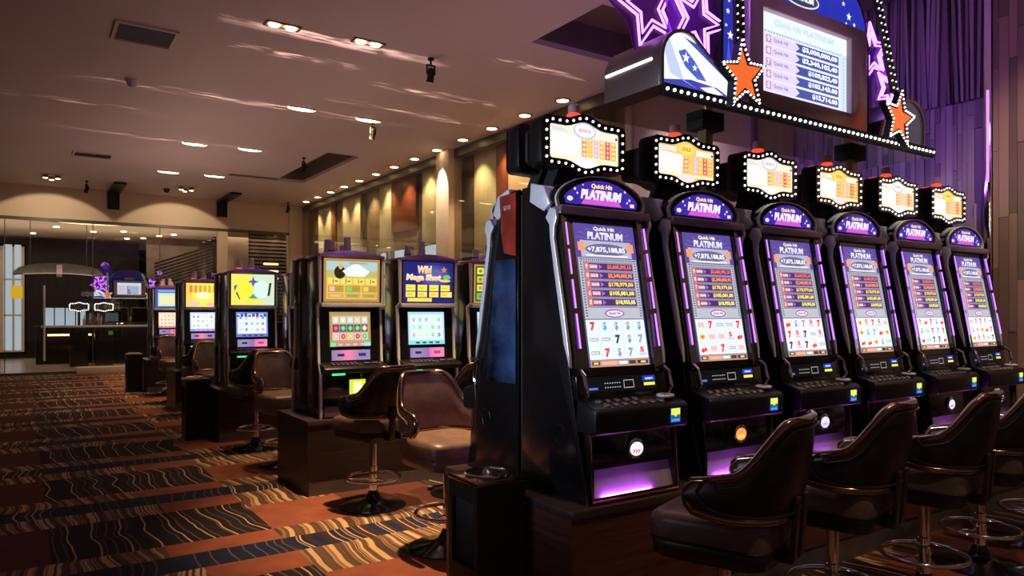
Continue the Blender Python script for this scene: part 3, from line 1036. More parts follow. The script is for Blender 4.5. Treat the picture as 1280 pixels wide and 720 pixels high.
    c.rect(-0.172, 0.0, 0.172, 0.030, (0.50, 0.30, 0.25), 3)
    for x0, x1, col in ((-0.165, -0.12, (0.1, 0.06, 0.02)), (-0.11, -0.02, (0.9, 0.45, 0.3)), (0.05, 0.09, (0.08, 0.05, 0.02)), (0.10, 0.165, (0.12, 0.02, 0.02))):
        c.rect(x0, 0.008, x1, 0.024, col, 4)
    c.rect(-0.155, 0.012, -0.13, 0.020, (0.95, 0.8, 0.2), 5)
    c.rect(0.12, 0.012, 0.15, 0.020, (0.95, 0.8, 0.2), 5)
    c.rect(-0.01, 0.010, 0.04, 0.022, WHITE, 4)
    return c.mesh('screen')


def header_screen():
    c = Canvas(lambda x, y, z: (x * 0.93, -z, y * 0.9))
    # a lens: flat bottom, arched top
    n = 16
    pts = [(-0.225, 0.0), (0.225, 0.0)] + [(0.235 * math.cos(PI * k / n), 0.030 + 0.098 * math.sin(PI * k / n) ** 1.6) for k in range(n + 1)]
    c.poly(pts, (0.05, 0.02, 0.34), 0)
    c.poly([(-0.13, 0.004), (0.13, 0.004), (0.08, 0.06), (-0.09, 0.06)], (0.65, 0.10, 0.62), 1)
    c.poly([(-0.11, 0.03), (0.11, 0.03), (0.06, 0.08), (-0.07, 0.08)], (0.35, 0.08, 0.62), 1.5)
    c.text('Quick Hit', -0.070, 0.083, 0.065, 0.110, (1, 0.97, 0.7), 3, 0.04, 0.1, (1, 0.6, 0.1))
    c.text('PLATINUM', -0.135, 0.028, 0.120, 0.078, (1, 1, 1), 4, 0.06, 0.15, (0.85, 0.65, 1))
    for x, y, r in ((-0.17, 0.075, 0.010), (-0.155, 0.055, 0.008), (0.15, 0.085, 0.009), (0.18, 0.045, 0.010), (0.165, 0.03, 0.008), (-0.12, 0.098, 0.006)):
        c.star(x, y, r, (0.85, 0.85, 1), 3)
    c.ell(-0.2, 0.025, 0.018, 0.012, (0.75, 0.75, 1), 3)
    c.rect(0.185, 0.008, 0.212, 0.026, (0.9, 0.7, 1), 3)
    return c.mesh('header_screen')


def topper_screen(kind):
    c = Canvas(lambda x, y, z: (x, -z, y))
    pts = sign_outline(0.209, 0.078, bl=0.03, r=0.012)
    base = (1.0, 0.92, 0.72) if kind == 0 else (1.0, 0.62, 0.22)
    c.poly(pts, base, 0)
    # big white glowing left panel
    c.poly([(-0.205, -0.06), (-0.035, -0.06), (-0.025, 0.035), (-0.205, 0.045)], (1, 1, 0.98), 1)
    c.rect(-0.20, 0.048, -0.075, 0.072, (0.95, 0.90, 0.80) if kind == 0 else (1, 0.93, 0.75), 1)
    for k in range(3):
        c.rect(-0.195, 0.052 + 0.007 * k, -0.095 - 0.02 * k, 0.055 + 0.007 * k, (0.6, 0.65, 0.75), 2)
    c.rect(0.075, 0.042, 0.205, 0.070, (1, 0.95, 0.8), 1)
    c.rect(0.19, 0.048, 0.203, 0.060, (0.1, 0.02, 0.02), 2)
    # column strips of reel symbols
    cols = [(0.85, 0.35, 0.10), (0.95, 0.60, 0.10), (0.80, 0.55, 0.75), (0.95, 0.55, 0.10), (0.80, 0.10, 0.08), (0.90, 0.45, 0.05)]
    for k in range(6):
        x = -0.018 + k * 0.036
        c.rect(x, -0.052, x + 0.031, 0.036, cols[k], 2)
        for j in range(4):
            y = -0.040 + j * 0.022
            cc = (1, 0.9, 0.3) if (k + j) % 2 else (1, 0.85, 0.9)
            if k in (0, 3, 5):
                c.ell(x + 0.0155, y, 0.010, 0.007, cc, 3, 10)
            else:
                c.text('$' if k == 4 else '7', x + 0.009, y - 0.007, x + 0.022, y + 0.008, cc, 3, 0.05)
    c.rect(-0.205, -0.076, 0.205, -0.060, (1, 0.90, 0.60), 1)
    if kind == 0:
        c.ell(0, 0.068, 0.070, 0.040, (0.62, 0.68, 0.90), 3)
        c.ell(0, 0.070, 0.058, 0.031, (0.97, 0.96, 1.0), 4)
        c.text('BONUS', -0.035, 0.060, 0.035, 0.078, (0.80, 0.35, 0.30), 5, 0.03)
        c.ell(0, -0.083, 0.070, 0.020, (0.96, 0.96, 1.0), 3)
    else:
        c.ell(0, 0.068, 0.065, 0.036, (1.0, 0.68, 0.10), 3)
        c.ell(0, 0.068, 0.055, 0.028, (1.0, 0.80, 0.20), 4)
        c.text('GOLD', -0.035, 0.058, 0.035, 0.078, (0.55, 0.25, 0.0), 5, 0.03)
        c.ell(0, -0.083, 0.060, 0.018, (1.0, 0.80, 0.92), 3)
    return c.mesh('topper_screen')


def symbol_oval(col, col2):
    c = Canvas(lambda x, y, z: (x, -z, y))
    c.ell(0, 0, 0.038, 0.030, col, 0, 24)
    c.text('777', -0.024, -0.02, 0.024, -0.004, col2, 1, 0.05)
    return c.mesh('emblem_face')


def build_front_machine(loc, rz, label, idx, group=None, back=False):
    t = thing('slot_machine', label, 'slot machine', loc, rz, group)
    # cabinet core
    core = [(y + 0.05, z) for y, z in PROF[:-2]] + [(0.47, 1.36), (0.47, 0.0)]
    part('cabinet', 'fm_cab', lambda: MB().prism(core, -0.25, 0.25, 'x'), 'satin', t)
    for s in (-1, 1):
        sp_ = part('side_panel', 'fm_side%d' % s, lambda: MB().prism(PROF, s * 0.25, s * 0.27, 'x'), 'black', t, bevel=0.004)
        if s == -1 or True:
            part('round_emblem', 'fm_emb%d' % s, lambda: MB().tube([(s * 0.271, 0.19 + 0.035 * math.cos(a), 0.27 + 0.045 * math.sin(a)) for a in [2 * PI * k / 24 for k in range(24)]], 0.0022, 5, True), 'satin', sp_)
    # silver edge blades
    bl = [(0.225, 1.245), (0.262, 1.255), (0.295, 1.215), (0.268, 1.18), (0.262, 1.12), (0.228, 0.95), (0.165, 0.66), (0.125, 0.56), (0.13, 0.62), (0.165, 0.80), (0.205, 0.98), (0.235, 1.12), (0.232, 1.17), (0.215, 1.205)]
    sh = [(0.255, 1.275), (0.30, 1.36), (0.40, 1.385), (0.41, 1.30), (0.33, 1.26), (0.30, 1.245)]
    for s in (-1, 1):
        part('silver_blade', 'fm_bl%d' % s, lambda: MB().prism([(y - 0.02, z) for y, z in bl], s * 0.268, s * 0.284, 'x'), 'silver', t, bevel=0.003)
        part('silver_shoulder', 'fm_sh%d' % s, lambda: MB().prism(sh, s * 0.16, s * 0.276, 'x'), 'silver', t, bevel=0.006)
    # screen bezel
    def bez():
        m = MB()
        for x0, x1 in ((-0.262, -0.183), (0.183, 0.262)):
            m.loft([[(x0, 0.07, 0.53), (x1, 0.095, 0.53), (x1, 0.15, 0.53), (x0, 0.15, 0.53)], [(x0, 0.195, 1.23), (x1, 0.218, 1.23), (x1, 0.27, 1.23), (x0, 0.27, 1.23)]])
        m.loft([[(-0.262, 0.08, 0.525), (0.262, 0.08, 0.525), (0.262, 0.17, 0.525), (-0.262, 0.17, 0.525)], [(-0.262, 0.087, 0.557), (0.262, 0.087, 0.557), (0.262, 0.17, 0.557), (-0.262, 0.17, 0.557)]])
        m.loft([[(-0.262, 0.20, 1.197), (0.262, 0.20, 1.197), (0.262, 0.28, 1.197), (-0.262, 0.28, 1.197)], [(-0.262, 0.21, 1.235), (0.262, 0.21, 1.235), (0.262, 0.28, 1.235), (-0.262, 0.28, 1.235)]])
        return m
    part('bezel', 'fm_bez', bez, 'black', t)
    for s in (-1, 1):
        for k, (a, b_) in enumerate(((0.085, 0.235), (0.26, 0.385), (0.41, 0.52), (0.54, 0.64))):
            def stp():
                m = MB()
                x = s * 0.232
                q = [scr_fn(x, a, 0.020), scr_fn(x, b_, 0.020)]
                m.tube([q[0], q[1]], 0.0044, 6)
                return m
            part('light_strip', 'fm_ls%d_%d' % (s, k), stp, 'strip', t)
    part('screen_back', 'fm_sb', lambda: MB().prism([(0.101, 0.555), (0.222, 1.2), (0.25, 1.2), (0.13, 0.555)], -0.184, 0.184, 'x'), 'matte', t)
    part('screen', 'fm_scr%d' % idx, lambda: front_screen(idx), 'canvas', t)
    # lilac ledge and header
    part('ledge', 'fm_ledge', lambda: MB().prism([(-0.27, 1.225), (0.27, 1.225), (0.262, 1.262), (-0.262, 1.262)], 0.185, 0.30, 'y'), 'lilac', t, bevel=0.006)
    n = 16
    def arch(w_, h_, base, z0):
        xs = [math.cos(PI * k / n) for k in range(n + 1)]
        return [(-w_ * 0.97, z0), (w_ * 0.97, z0)] + [(w_ * x, z0 + base + h_ * (1 - x * x) ** 0.58) for x in xs]
    hd = part('header', 'fm_head', lambda: MB().prism(arch(0.265, 0.118, 0.035, 1.262), 0.232, 0.40, 'y'), 'black', t, bevel=0.004)
    part('header_rim', 'fm_hrim', lambda: MB().ring_prism(arch(0.265, 0.118, 0.035, 1.262), arch(0.252, 0.108, 0.032, 1.271), 0.222, 0.234, 'y'), 'silver', hd)
    part('header_screen', 'fm_hscr', header_screen, 'canvas', hd, (0, 0.226, 1.280))
    children_of_header = hd
    part('ledge_lamp', 'fm_hl', lambda: box(-0.06, 0.06, 0.222, 0.23, 1.263, 1.271), 'whitelamp', hd)
    # control console
    def pan(x, y, z):
        return (x, 0.068 - 0.0 + (y - 0.43) * 0.16 - z, y)
    part('display_panel', 'fm_dp', lambda: MB().prism([(0.072, 0.425), (0.092, 0.54), (0.15, 0.54), (0.15, 0.425)], -0.262, 0.262, 'x'), 'black', t, bevel=0.003)
    def dps():
        c = Canvas(lambda x, y, z: (x, 0.0705 + (y - 0.425) * 0.174 - z, y), 0.0012)
        c.rect(-0.21, 0.455, 0.20, 0.52, (0.003, 0.003, 0.004), 0)
        c.rect(-0.20, 0.465, -0.15, 0.474, (0.08, 0.18, 0.7), 1)
        for k in range(7):
            for z in (0.470, 0.488):
                c.rect(-0.11 + k * 0.014, z, -0.103 + k * 0.014, z + 0.004, (0.45, 0.45, 0.5), 1)
        for a in ((0.0, 0.465, 0.06, 0.468), (0.0, 0.497, 0.06, 0.50), (0.0, 0.465, 0.003, 0.50), (0.057, 0.465, 0.06, 0.50)):
            c.rect(*a, (0.45, 0.42, 0.40), 1)
        c.rect(0.115, 0.49, 0.19, 0.512, (0.02, 0.05, 0.55), 1)
        c.rect(0.13, 0.496, 0.175, 0.504, (0.5, 0.65, 1), 2)
        c.rect(0.12, 0.470, 0.188, 0.483, (0.95, 0.85, 0.08), 1)
        return c.mesh('display')
    part('display', 'fm_dps', dps, 'canvas', t)
    for s in (-1, 1):
        part('grab_handle', 'fm_gh%d' % s, lambda: MB().tube([(s * 0.245, 0.045, 0.435), (s * 0.247, 0.03, 0.46), (s * 0.247, 0.05, 0.53), (s * 0.245, 0.08, 0.55)], 0.009, 8), 'chrome', t)
    deck = part('button_deck', 'fm_deck', lambda: MB().prism([(-0.045, 0.295), (-0.05, 0.385), (-0.035, 0.402), (0.075, 0.432), (0.09, 0.295)], -0.268, 0.268, 'x'), 'satin', t, bevel=0.008, seg=3)
    for k in range(7):
        for j in range(2):
            if j == 1 and k > 4:
                continue
            x = -0.18 + k * 0.052 - j * 0.01
            b1 = part('button', 'fm_btn', lambda: MB().lathe([(0.017, 0), (0.017, 0.008), (0.013, 0.012), (0.001, 0.013)], 12), 'chrome' if False else 'kick', deck, (x, -0.012 + j * 0.04, 0.404 + j * 0.011), (0.27, 0, 0))
    part('spin_ring', 'fm_spin', lambda: MB().tube([(0.034 * math.cos(a), 0.034 * math.sin(a), 0.012) for a in [2 * PI * k / 20 for k in range(20)]], 0.007, 8, True), 'silver', deck, (0.19, 0.015, 0.415))
    part('spin_button', 'fm_spinb', lambda: MB().lathe([(0.028, 0), (0.028, 0.012), (0.02, 0.02), (0.001, 0.023)], 18), 'satin', deck, (0.19, 0.015, 0.413))
    def slot_():
        c = Canvas(lambda x, y, z: (x, -0.051 - z, y), 0.0012)
        c.rect(0.155, 0.315, 0.215, 0.378, (0.02, 0.10, 0.35), 0)
        c.poly([(0.158, 0.348), (0.212, 0.348), (0.212, 0.376), (0.158, 0.376)], (0.80, 0.88, 0.08), 1)
        c.poly([(0.175, 0.348), (0.195, 0.348), (0.185, 0.338)], (0.80, 0.88, 0.08), 1)
        c.rect(0.16, 0.320, 0.21, 0.330, (0.05, 0.35, 0.75), 1)
        return c.mesh('note_slot')
    part('note_slot', 'fm_slot', slot_, 'canvas', deck, (0, 0.0, 0))
    # lower door with a lit recess below it
    part('lower_door', 'fm_door', lambda: MB().prism([(0.009, 0.142), (0.018, 0.29), (0.06, 0.295), (0.06, 0.142)], -0.245, 0.245, 'x'), 'black', t, bevel=0.002)
    part('door_sill', 'fm_sill', lambda: MB().box(-0.245, 0.245, -0.003, 0.06, 0.0, 0.018).box(-0.245, 0.245, -0.003, 0.003, 0.018, 0.027).box(-0.245, -0.237, 0.0, 0.06, 0.018, 0.142).box(0.237, 0.245, 0.0, 0.06, 0.018, 0.142), 'black', t)
    part('belly_plate', 'fm_bplate', lambda: MB().prism([(0.014, 0.018), (0.046, 0.14), (0.05, 0.14), (0.05, 0.018)], -0.237, 0.237, 'x'), 'belly', t)
    part('belly_lamp', 'fm_blamp', lambda: MB().tube([(-0.18, 0.009, 0.0215), (0.10, 0.009, 0.0215)], 0.0035, 6), 'bellylamp', t)
    def dframe():
        m = MB()
        f = lambda z: -0.003 + (z - 0.02) * 0.074
        pts = [(-0.25, f(0.012) - 0.004, 0.012), (0.25, f(0.012) - 0.004, 0.012), (0.245, f(0.285) - 0.004, 0.285), (-0.245, f(0.285) - 0.004, 0.285)]
        m.tube(pts, 0.007, 6, True)
        return m
    part('door_frame', 'fm_dfr', dframe, 'copper', t)
    em = part('emblem', 'fm_emblem', lambda: MB().lathe([(0.046, 0), (0.046, 0.006), (0.038, 0.01)], 24), 'chrome', t, (0, 0.008, 0.21), (PI / 2, 0, 0))
    cols = [((0.85, 0.85, 1.0), (0.8, 0.1, 0.1)), ((1.0, 0.35, 0.08), (1, 0.85, 0.3)), ((0.80, 0.72, 1.0), (0.5, 0.2, 0.8)), ((0.9, 0.5, 0.2), (1, 1, 0.6)), ((0.8, 0.8, 1), (0.5, 0.1, 0.3)), ((0.9, 0.5, 0.9), (1, 1, 1))]
    part('emblem_face', 'fm_ef%d' % (idx % 6), lambda: symbol_oval(*cols[idx % 6]), 'canvas', em, (0, 0, 0.0105), (-PI / 2, 0, 0))
    # topper
    tp = part('topper', 'fm_top', lambda: MB().prism(sign_outline(0.25, 0.116, bl=0.03), 0.355, 0.445, 'y'), 'satin', t, (0, 0, 1.58), bevel=0.004)
    yb = 0.47 if idx == 0 else 0.62
    if True:
        part('topper_body', 'fm_topb%g' % yb, lambda: MB().prism(sign_outline(0.215, 0.085, bl=0.03), 0.44, yb, 'y'), 'matte', tp, bevel=0.01)
        part('topper_neck', 'fm_topn', lambda: MB().prism([(-0.17, -0.21), (0.17, -0.21), (0.12, -0.09), (-0.12, -0.09)], 0.38, 0.465, 'y'), 'matte', tp)
    part('topper_screen', 'fm_tops%d' % (idx % 2), lambda: topper_screen(idx % 2), 'canvas_hot', tp, (0, 0.349, 0))
    part('topper_rim', 'fm_topr', lambda: MB().ring_prism(sign_outline(0.25, 0.116, bl=0.03), sign_outline(0.209, 0.078, bl=0.03, r=0.012), 0.340, 0.356, 'y'), 'black', tp)
    def bulbs():
        m = MB()
        for p in along(sign_outline(0.2295, 0.097, bl=0.03, r=0.02), 0.04):
            m.ball((p[0], 0.338, p[1]), 0.0062, 8, 4)
        return m
    part('bulbs', 'fm_bulbs', bulbs, 'bulb', tp, kind='stuff')
    if not back:
        cd = part('candle', 'fm_candle', lambda: MB().lathe([(0.034, 0.0), (0.034, 0.030), (0.028, 0.034)], 16), 'redlamp', t, (0.0, 0.43, 1.715))
        part('candle_cap', 'fm_candlec', lambda: MB().lathe([(0.028, 0.034), (0.028, 0.070), (0.022, 0.078), (0.001, 0.08)], 16), 'whitelamp', cd)
        part('candle', 'fm_candle', None, 'redlamp', t, (-0.15, 0.43, 1.675))
    return t


row1 = bank_base(1.81, 6.02, 2.27, 3.33, 'long dark mahogany plinth under the front row of slot machines', wood='wood')
# spine between the two sides of the island
tag(part('partition_panel', None, lambda: box(1.93, 6.0, 2.792, 2.808, 0.555, 1.90), 'matte'), 'black partition panel standing between the front machines and the ones facing away', 'panel')
LB = ['first slot machine of the front row, right beside the black ash bin',
      'second slot machine from the ash bin in the front row, orange marquee medallion',
      'third slot machine of the front row, between the second and third bar stool',
      'fourth slot machine of the front row, directly above the third bar stool',
      'fifth slot machine of the front row, next to last before the brown wall',
      'last slot machine of the front row, right against the brown wood wall']
for k in range(6):
    build_front_machine((2.19 + 0.685 * k, 2.31, HB), 0, LB[k], k)
bk = build_front_machine((2.19, 3.29, HB), PI, 'slot machine facing away behind the first one, red price panel on its side', 0, back=True)
# its visible side: red glass with the coin value and dark blue mirror glass below (local +x is the left side seen here)
part('red_side_glass', None, lambda: MB().prism([(0.33, 1.355), (0.47, 1.36), (0.47, 1.06), (0.37, 1.08), (0.345, 1.18)], 0.272, 0.284, 'x'), 'redglass', bk, bevel=0.003)
part('blue_side_glass', None, lambda: MB().prism([(0.285, 1.05), (0.462, 1.05), (0.462, 0.46), (0.20, 0.46)], 0.272, 0.279, 'x'), 'blueglass', bk, bevel=0.003)
def ten():
    c = Canvas(lambda x, y, z: (0.2855, 0.40 + x, y))
    c.text('$10', -0.03, 1.28, 0.03, 1.305, (0.75, 0.72, 0.7), 1, 0.02)
    return c.mesh('price_lettering')
part('price_lettering', None, ten, 'canvas_dim', bk)

# =================================================================== BACK ROW MACHINES
def up_top(kind):
    c = Canvas(lambda x, y, z: (x, -z, y))
    W_, H_ = 0.225, 0.33
    c.rect(-W_, 0, W_, H_, (0.45, 0.25, 0.05), 0)
    r = random.Random(kind + 40)
    if kind == 0:      # gold framed landscape with a diamond
        c.rect(-0.205, 0.02, 0.205, 0.31, (0.80, 0.50, 0.10), 1)
        c.rect(-0.205, 0.215, 0.205, 0.31, (0.42, 0.60, 0.62), 2)
        c.rect(-0.205, 0.19, 0.205, 0.24, (0.50, 0.50, 0.15), 3)
        c.ell(-0.10, 0.225, 0.045, 0.05, (0.03, 0.02, 0.01), 4)
        c.ell(-0.095, 0.272, 0.017, 0.024, (0.75, 0.45, 0.12), 5)
        c.poly([(-0.04, 0.195), (0.10, 0.195), (0.14, 0.235), (0.03, 0.30), (-0.08, 0.235)], (0.92, 0.90, 0.85), 5)
        c.poly([(-0.01, 0.20), (0.06, 0.20), (0.09, 0.235), (0.025, 0.285), (-0.04, 0.235)], (1, 0.98, 0.96), 6)
        c.rect(-0.03, 0.29, 0.12, 0.303, (0.35, 0.38, 0.40), 6)
        for i in range(4):
            x = -0.19 + i * 0.1
            c.rect(x, 0.135, x + 0.085, 0.18, (0.95, 0.72, 0.15), 4)
            c.rect(x + 0.035, 0.14, x + 0.042, 0.175, (0.05, 0.20, 0.08), 5)
            c.rect(x + 0.05, 0.152, x + 0.075, 0.163, (0.06, 0.30, 0.12), 5)
        for i in range(3):
            x = -0.19 + i * 0.135
            c.rect(x, 0.075, x + 0.12, 0.125, (0.55, 0.30, 0.04), 4)
            c.rect(x + 0.01, 0.082, x + 0.05, 0.118, [(0.9, 0.5, 0.45), (0.2, 0.65, 0.15), (0.95, 0.6, 0.1)][i], 5)
            c.rect(x + 0.065, 0.085, x + 0.072, 0.115, (0.1, 0.4, 0.12), 5)
            c.rect(x + 0.085, 0.085, x + 0.092, 0.115, (0.1, 0.4, 0.12), 5)
            c.rect(x, 0.03, x + 0.12, 0.065, (0.60, 0.40, 0.10), 4)
            c.rect(x + 0.015, 0.04, x + 0.10, 0.055, [(0.8, 0.5, 0.3), (0.25, 0.35, 0.12), (0.4, 0.3, 0.08)][i], 5)
    elif kind == 1:    # blue with a glowing title and yellow squares
        c.rect(-W_, 0, W_, H_, (0.02, 0.02, 0.17), 1)
        for q in range(4):
            c.ell(0.05, 0.22, 0.17 - 0.03 * q, 0.11 - 0.02 * q, (0.03 + 0.03 * q, 0.03 + 0.03 * q, 0.22 + 0.06 * q), 1.5 + q * 0.3)
        c.text('Wild', -0.11, 0.235, 0.02, 0.30, (1, 0.9, 0.6), 4, 0.07, 0.1, (1, 0.35, 0.1))
        c.text('Mega Shot', -0.205, 0.165, 0.11, 0.232, (1, 0.95, 0.75), 5, 0.07, 0.1, (1, 0.40, 0.10))
        c.star(0.14, 0.27, 0.03, (0.75, 0.25, 0.05), 4)
        c.ell(0.165, 0.21, 0.035, 0.02, (0.15, 0.55, 0.15), 4)
        c.ell(0.15, 0.18, 0.05, 0.012, (0.9, 0.6, 0.1), 5)
        for i in range(4):
            x = -0.205 + i * 0.105
            c.rect(x, 0.095, x + 0.085, 0.145, (0.98, 0.80, 0.10), 4)
            c.rect(x, 0.045, x + (0.085 if i < 3 else 0.105), 0.088, (0.98, 0.78, 0.12), 4)
            c.rect(x + 0.01, 0.06, x + 0.06, 0.066, (0.75, 0.35, 0.05), 5)
            c.rect(x + 0.01, 0.115, x + 0.06, 0.121, (0.75, 0.40, 0.05), 5)
            c.rect(x + 0.01, 0.073, x + 0.05, 0.078, (0.85, 0.50, 0.05), 5)
        c.rect(-0.19, 0.008, 0.03, 0.038, (0.85, 0.75, 0.10), 4)
    elif kind == 2:    # orange framed grid of green and yellow
        c.rect(-0.21, 0.015, 0.21, 0.315, (0.06, 0.10, 0.04), 1)
        for i in range(5):
            for j in range(4):
                x, y = -0.195 + i * 0.08, 0.03 + j * 0.072
                c.rect(x, y, x + 0.066, y + 0.055, r.choice([(0.85, 0.72, 0.08), (0.75, 0.55, 0.05), (0.30, 0.45, 0.10)]), 3)
                c.ell(x + 0.033, y + 0.028, 0.018, 0.014, r.choice([(0.1, 0.3, 0.08), (0.95, 0.9, 0.4), (0.7, 0.2, 0.05)]), 4, 10)
    elif kind == 3:    # two discs on yellow / pale green
        c.rect(-W_, 0, 0, H_, (0.95, 0.80, 0.12), 1)
        c.rect(0, 0, W_, H_, (0.65, 0.78, 0.55), 1)
        c.ell(-0.09, 0.17, 0.085, 0.095, (1.0, 0.85, 0.05), 3, 24)
        c.ell(0.09, 0.17, 0.085, 0.095, (0.70, 0.88, 0.80), 3, 24)
        c.star(0.0, 0.25, 0.06, (0.08, 0.12, 0.50), 4, 4, 0.35)
        c.poly([(-0.05, 0.07), (0.05, 0.07), (0.0, 0.12)], (0.12, 0.35, 0.18), 4)
        c.poly([(0.15, 0.10), (0.175, 0.10), (0.195, 0.24), (0.17, 0.24)], (0.03, 0.05, 0.05), 4)
        c.poly([(-0.18, 0.13), (-0.165, 0.14), (-0.13, 0.06), (-0.14, 0.06)], (0.1, 0.05, 0.02), 4)
        c.poly([(-0.2, 0.20), (-0.16, 0.22), (-0.19, 0.14)], (0.10, 0.10, 0.5), 4)
        c.rect(-0.08, 0.01, 0.10, 0.05, (1.0, 0.80, 0.10), 3)
    elif kind == 4:    # yellow and pink blaze
        c.rect(-W_, 0, W_, H_, (1.0, 0.66, 0.10), 1)
        c.poly([(-0.12, 0.0), (0.12, 0.0), (0.16, 0.33), (-0.16, 0.33)], (1.0, 0.82, 0.12), 2)
        for i in range(6):
            c.rect(-0.18 + i * 0.06, 0.20, -0.14 + i * 0.06, 0.30, (0.75, 0.25 + 0.05 * i, 0.05), 3)
        c.ell(0, 0.16, 0.10, 0.05, (1, 0.95, 0.6), 4)
        c.rect(-0.20, 0.01, -0.05, 0.07, (0.95, 0.55, 0.55), 3)
        c.rect(0.05, 0.01, 0.20, 0.06, (0.90, 0.50, 0.50), 3)
        c.rect(0.17, 0.20, 0.20, 0.31, (0.9, 0.9, 0.9), 3)
    else:              # blue cabinet
        c.rect(-W_, 0, W_, H_, (0.05, 0.08, 0.35), 1)
        c.rect(-0.18, 0.03, 0.18, 0.26, (0.55, 0.75, 0.55), 2)
        c.rect(-0.15, 0.06, 0.15, 0.22, (0.80, 0.80, 0.45), 3)
        c.rect(-0.18, 0.275, 0.18, 0.31, (0.25, 0.35, 0.90), 3)
    return c.mesh('top_glass')


def up_screen(kind):
    c = Canvas(lambda x, y, z: (x, -z, y))
    r = random.Random(kind + 4)
    W_, H_ = 0.165, 0.265
    bg = [(0.45, 0.28, 0.10), (0.45, 0.72, 0.95), (0.55, 0.80, 0.85), (0.20, 0.28, 0.80), (0.60, 0.65, 1.0), (1.0, 0.62, 0.40)][kind]
    inn = [(0.50, 0.35, 0.22), (0.70, 0.90, 0.95), (0.75, 0.70, 0.65), (0.80, 0.85, 1.0), (0.85, 0.88, 1.0), (1.0, 0.80, 0.60)][kind]
    c.rect(-W_, 0, W_, H_, bg, 0)
    c.rect(-0.15, 0.035, 0.15, 0.245, inn, 1)
    for i in range(5):
        for j in range(3):
            x, y = -0.142 + i * 0.058, 0.05 + j * 0.063
            if kind == 0:
                col = [[(0.8, 0.45, 0.45), (0.75, 0.05, 0.12), (0.85, 0.50, 0.1), (0.75, 0.05, 0.12), (0.1, 0.55, 0.2)],
                       [(0.75, 0.05, 0.2), (0.08, 0.55, 0.25), (0.08, 0.5, 0.25), (0.08, 0.55, 0.25), (0.75, 0.6, 0.5)],
                       [(0.75, 0.75, 0.55), (0.7, 0.8, 0.55), (0.55, 0.75, 0.8), (0.7, 0.65, 0.3), (0.6, 0.75, 0.8)]][j][i]
                c.rect(x, y, x + 0.050, y + 0.054, (0.10, 0.05, 0.05) if j == 1 else (0.75, 0.65, 0.5), 2)
                c.ell(x + 0.025, y + 0.027, 0.020, 0.022, col, 3, 10)
                c.ell(x + 0.025, y + 0.027, 0.008, 0.010, tuple(min(1, q * 1.6 + 0.15) for q in col), 4, 8)
            else:
                col = r.choice([(0.25, 0.35, 0.65), (0.45, 0.65, 0.45), (0.6, 0.75, 0.95), (0.85, 0.85, 0.45), (0.8, 0.45, 0.5)])
                if kind == 5:
                    col = r.choice([(0.95, 0.35, 0.3), (1, 0.9, 0.7), (0.7, 0.4, 0.3)])
                if r.random() < 0.5:
                    c.ell(x + 0.025, y + 0.027, 0.014, 0.018, col, 3, 10)
                else:
                    c.rect(x + 0.010, y + 0.014, x + 0.038, y + 0.042, col, 3)
    c.rect(-W_, 0.0, W_, 0.032, [(0.55, 0.3, 0.2), (0.25, 0.75, 0.75), (0.6, 0.1, 0.1), (0.15, 0.2, 0.6), (0.3, 0.3, 0.9), (0.6, 0.2, 0.2)][kind], 2)
    for i in range(4):
        x = -0.10 + 0.06 * i
        c.rect(x, 0.008, x + 0.035, 0.022, (0.03, 0.05, 0.08) if kind in (1, 3) else (0.75, 0.5, 0.5), 3)
    if kind == 0:
        c.rect(-0.16, 0.0, -0.12, 0.03, (0.2, 0.8, 0.3), 4)
        c.rect(0.11, 0.0, 0.16, 0.03, (0.3, 0.75, 0.75), 4)
    if kind == 3:
        for i in range(8):
            c.rect(-0.16 + i * 0.04, 0.215, -0.13 + i * 0.04, 0.235 + 0.012 * (i % 3), (0.05, 0.10, 0.35), 4)
    return c.mesh('screen')


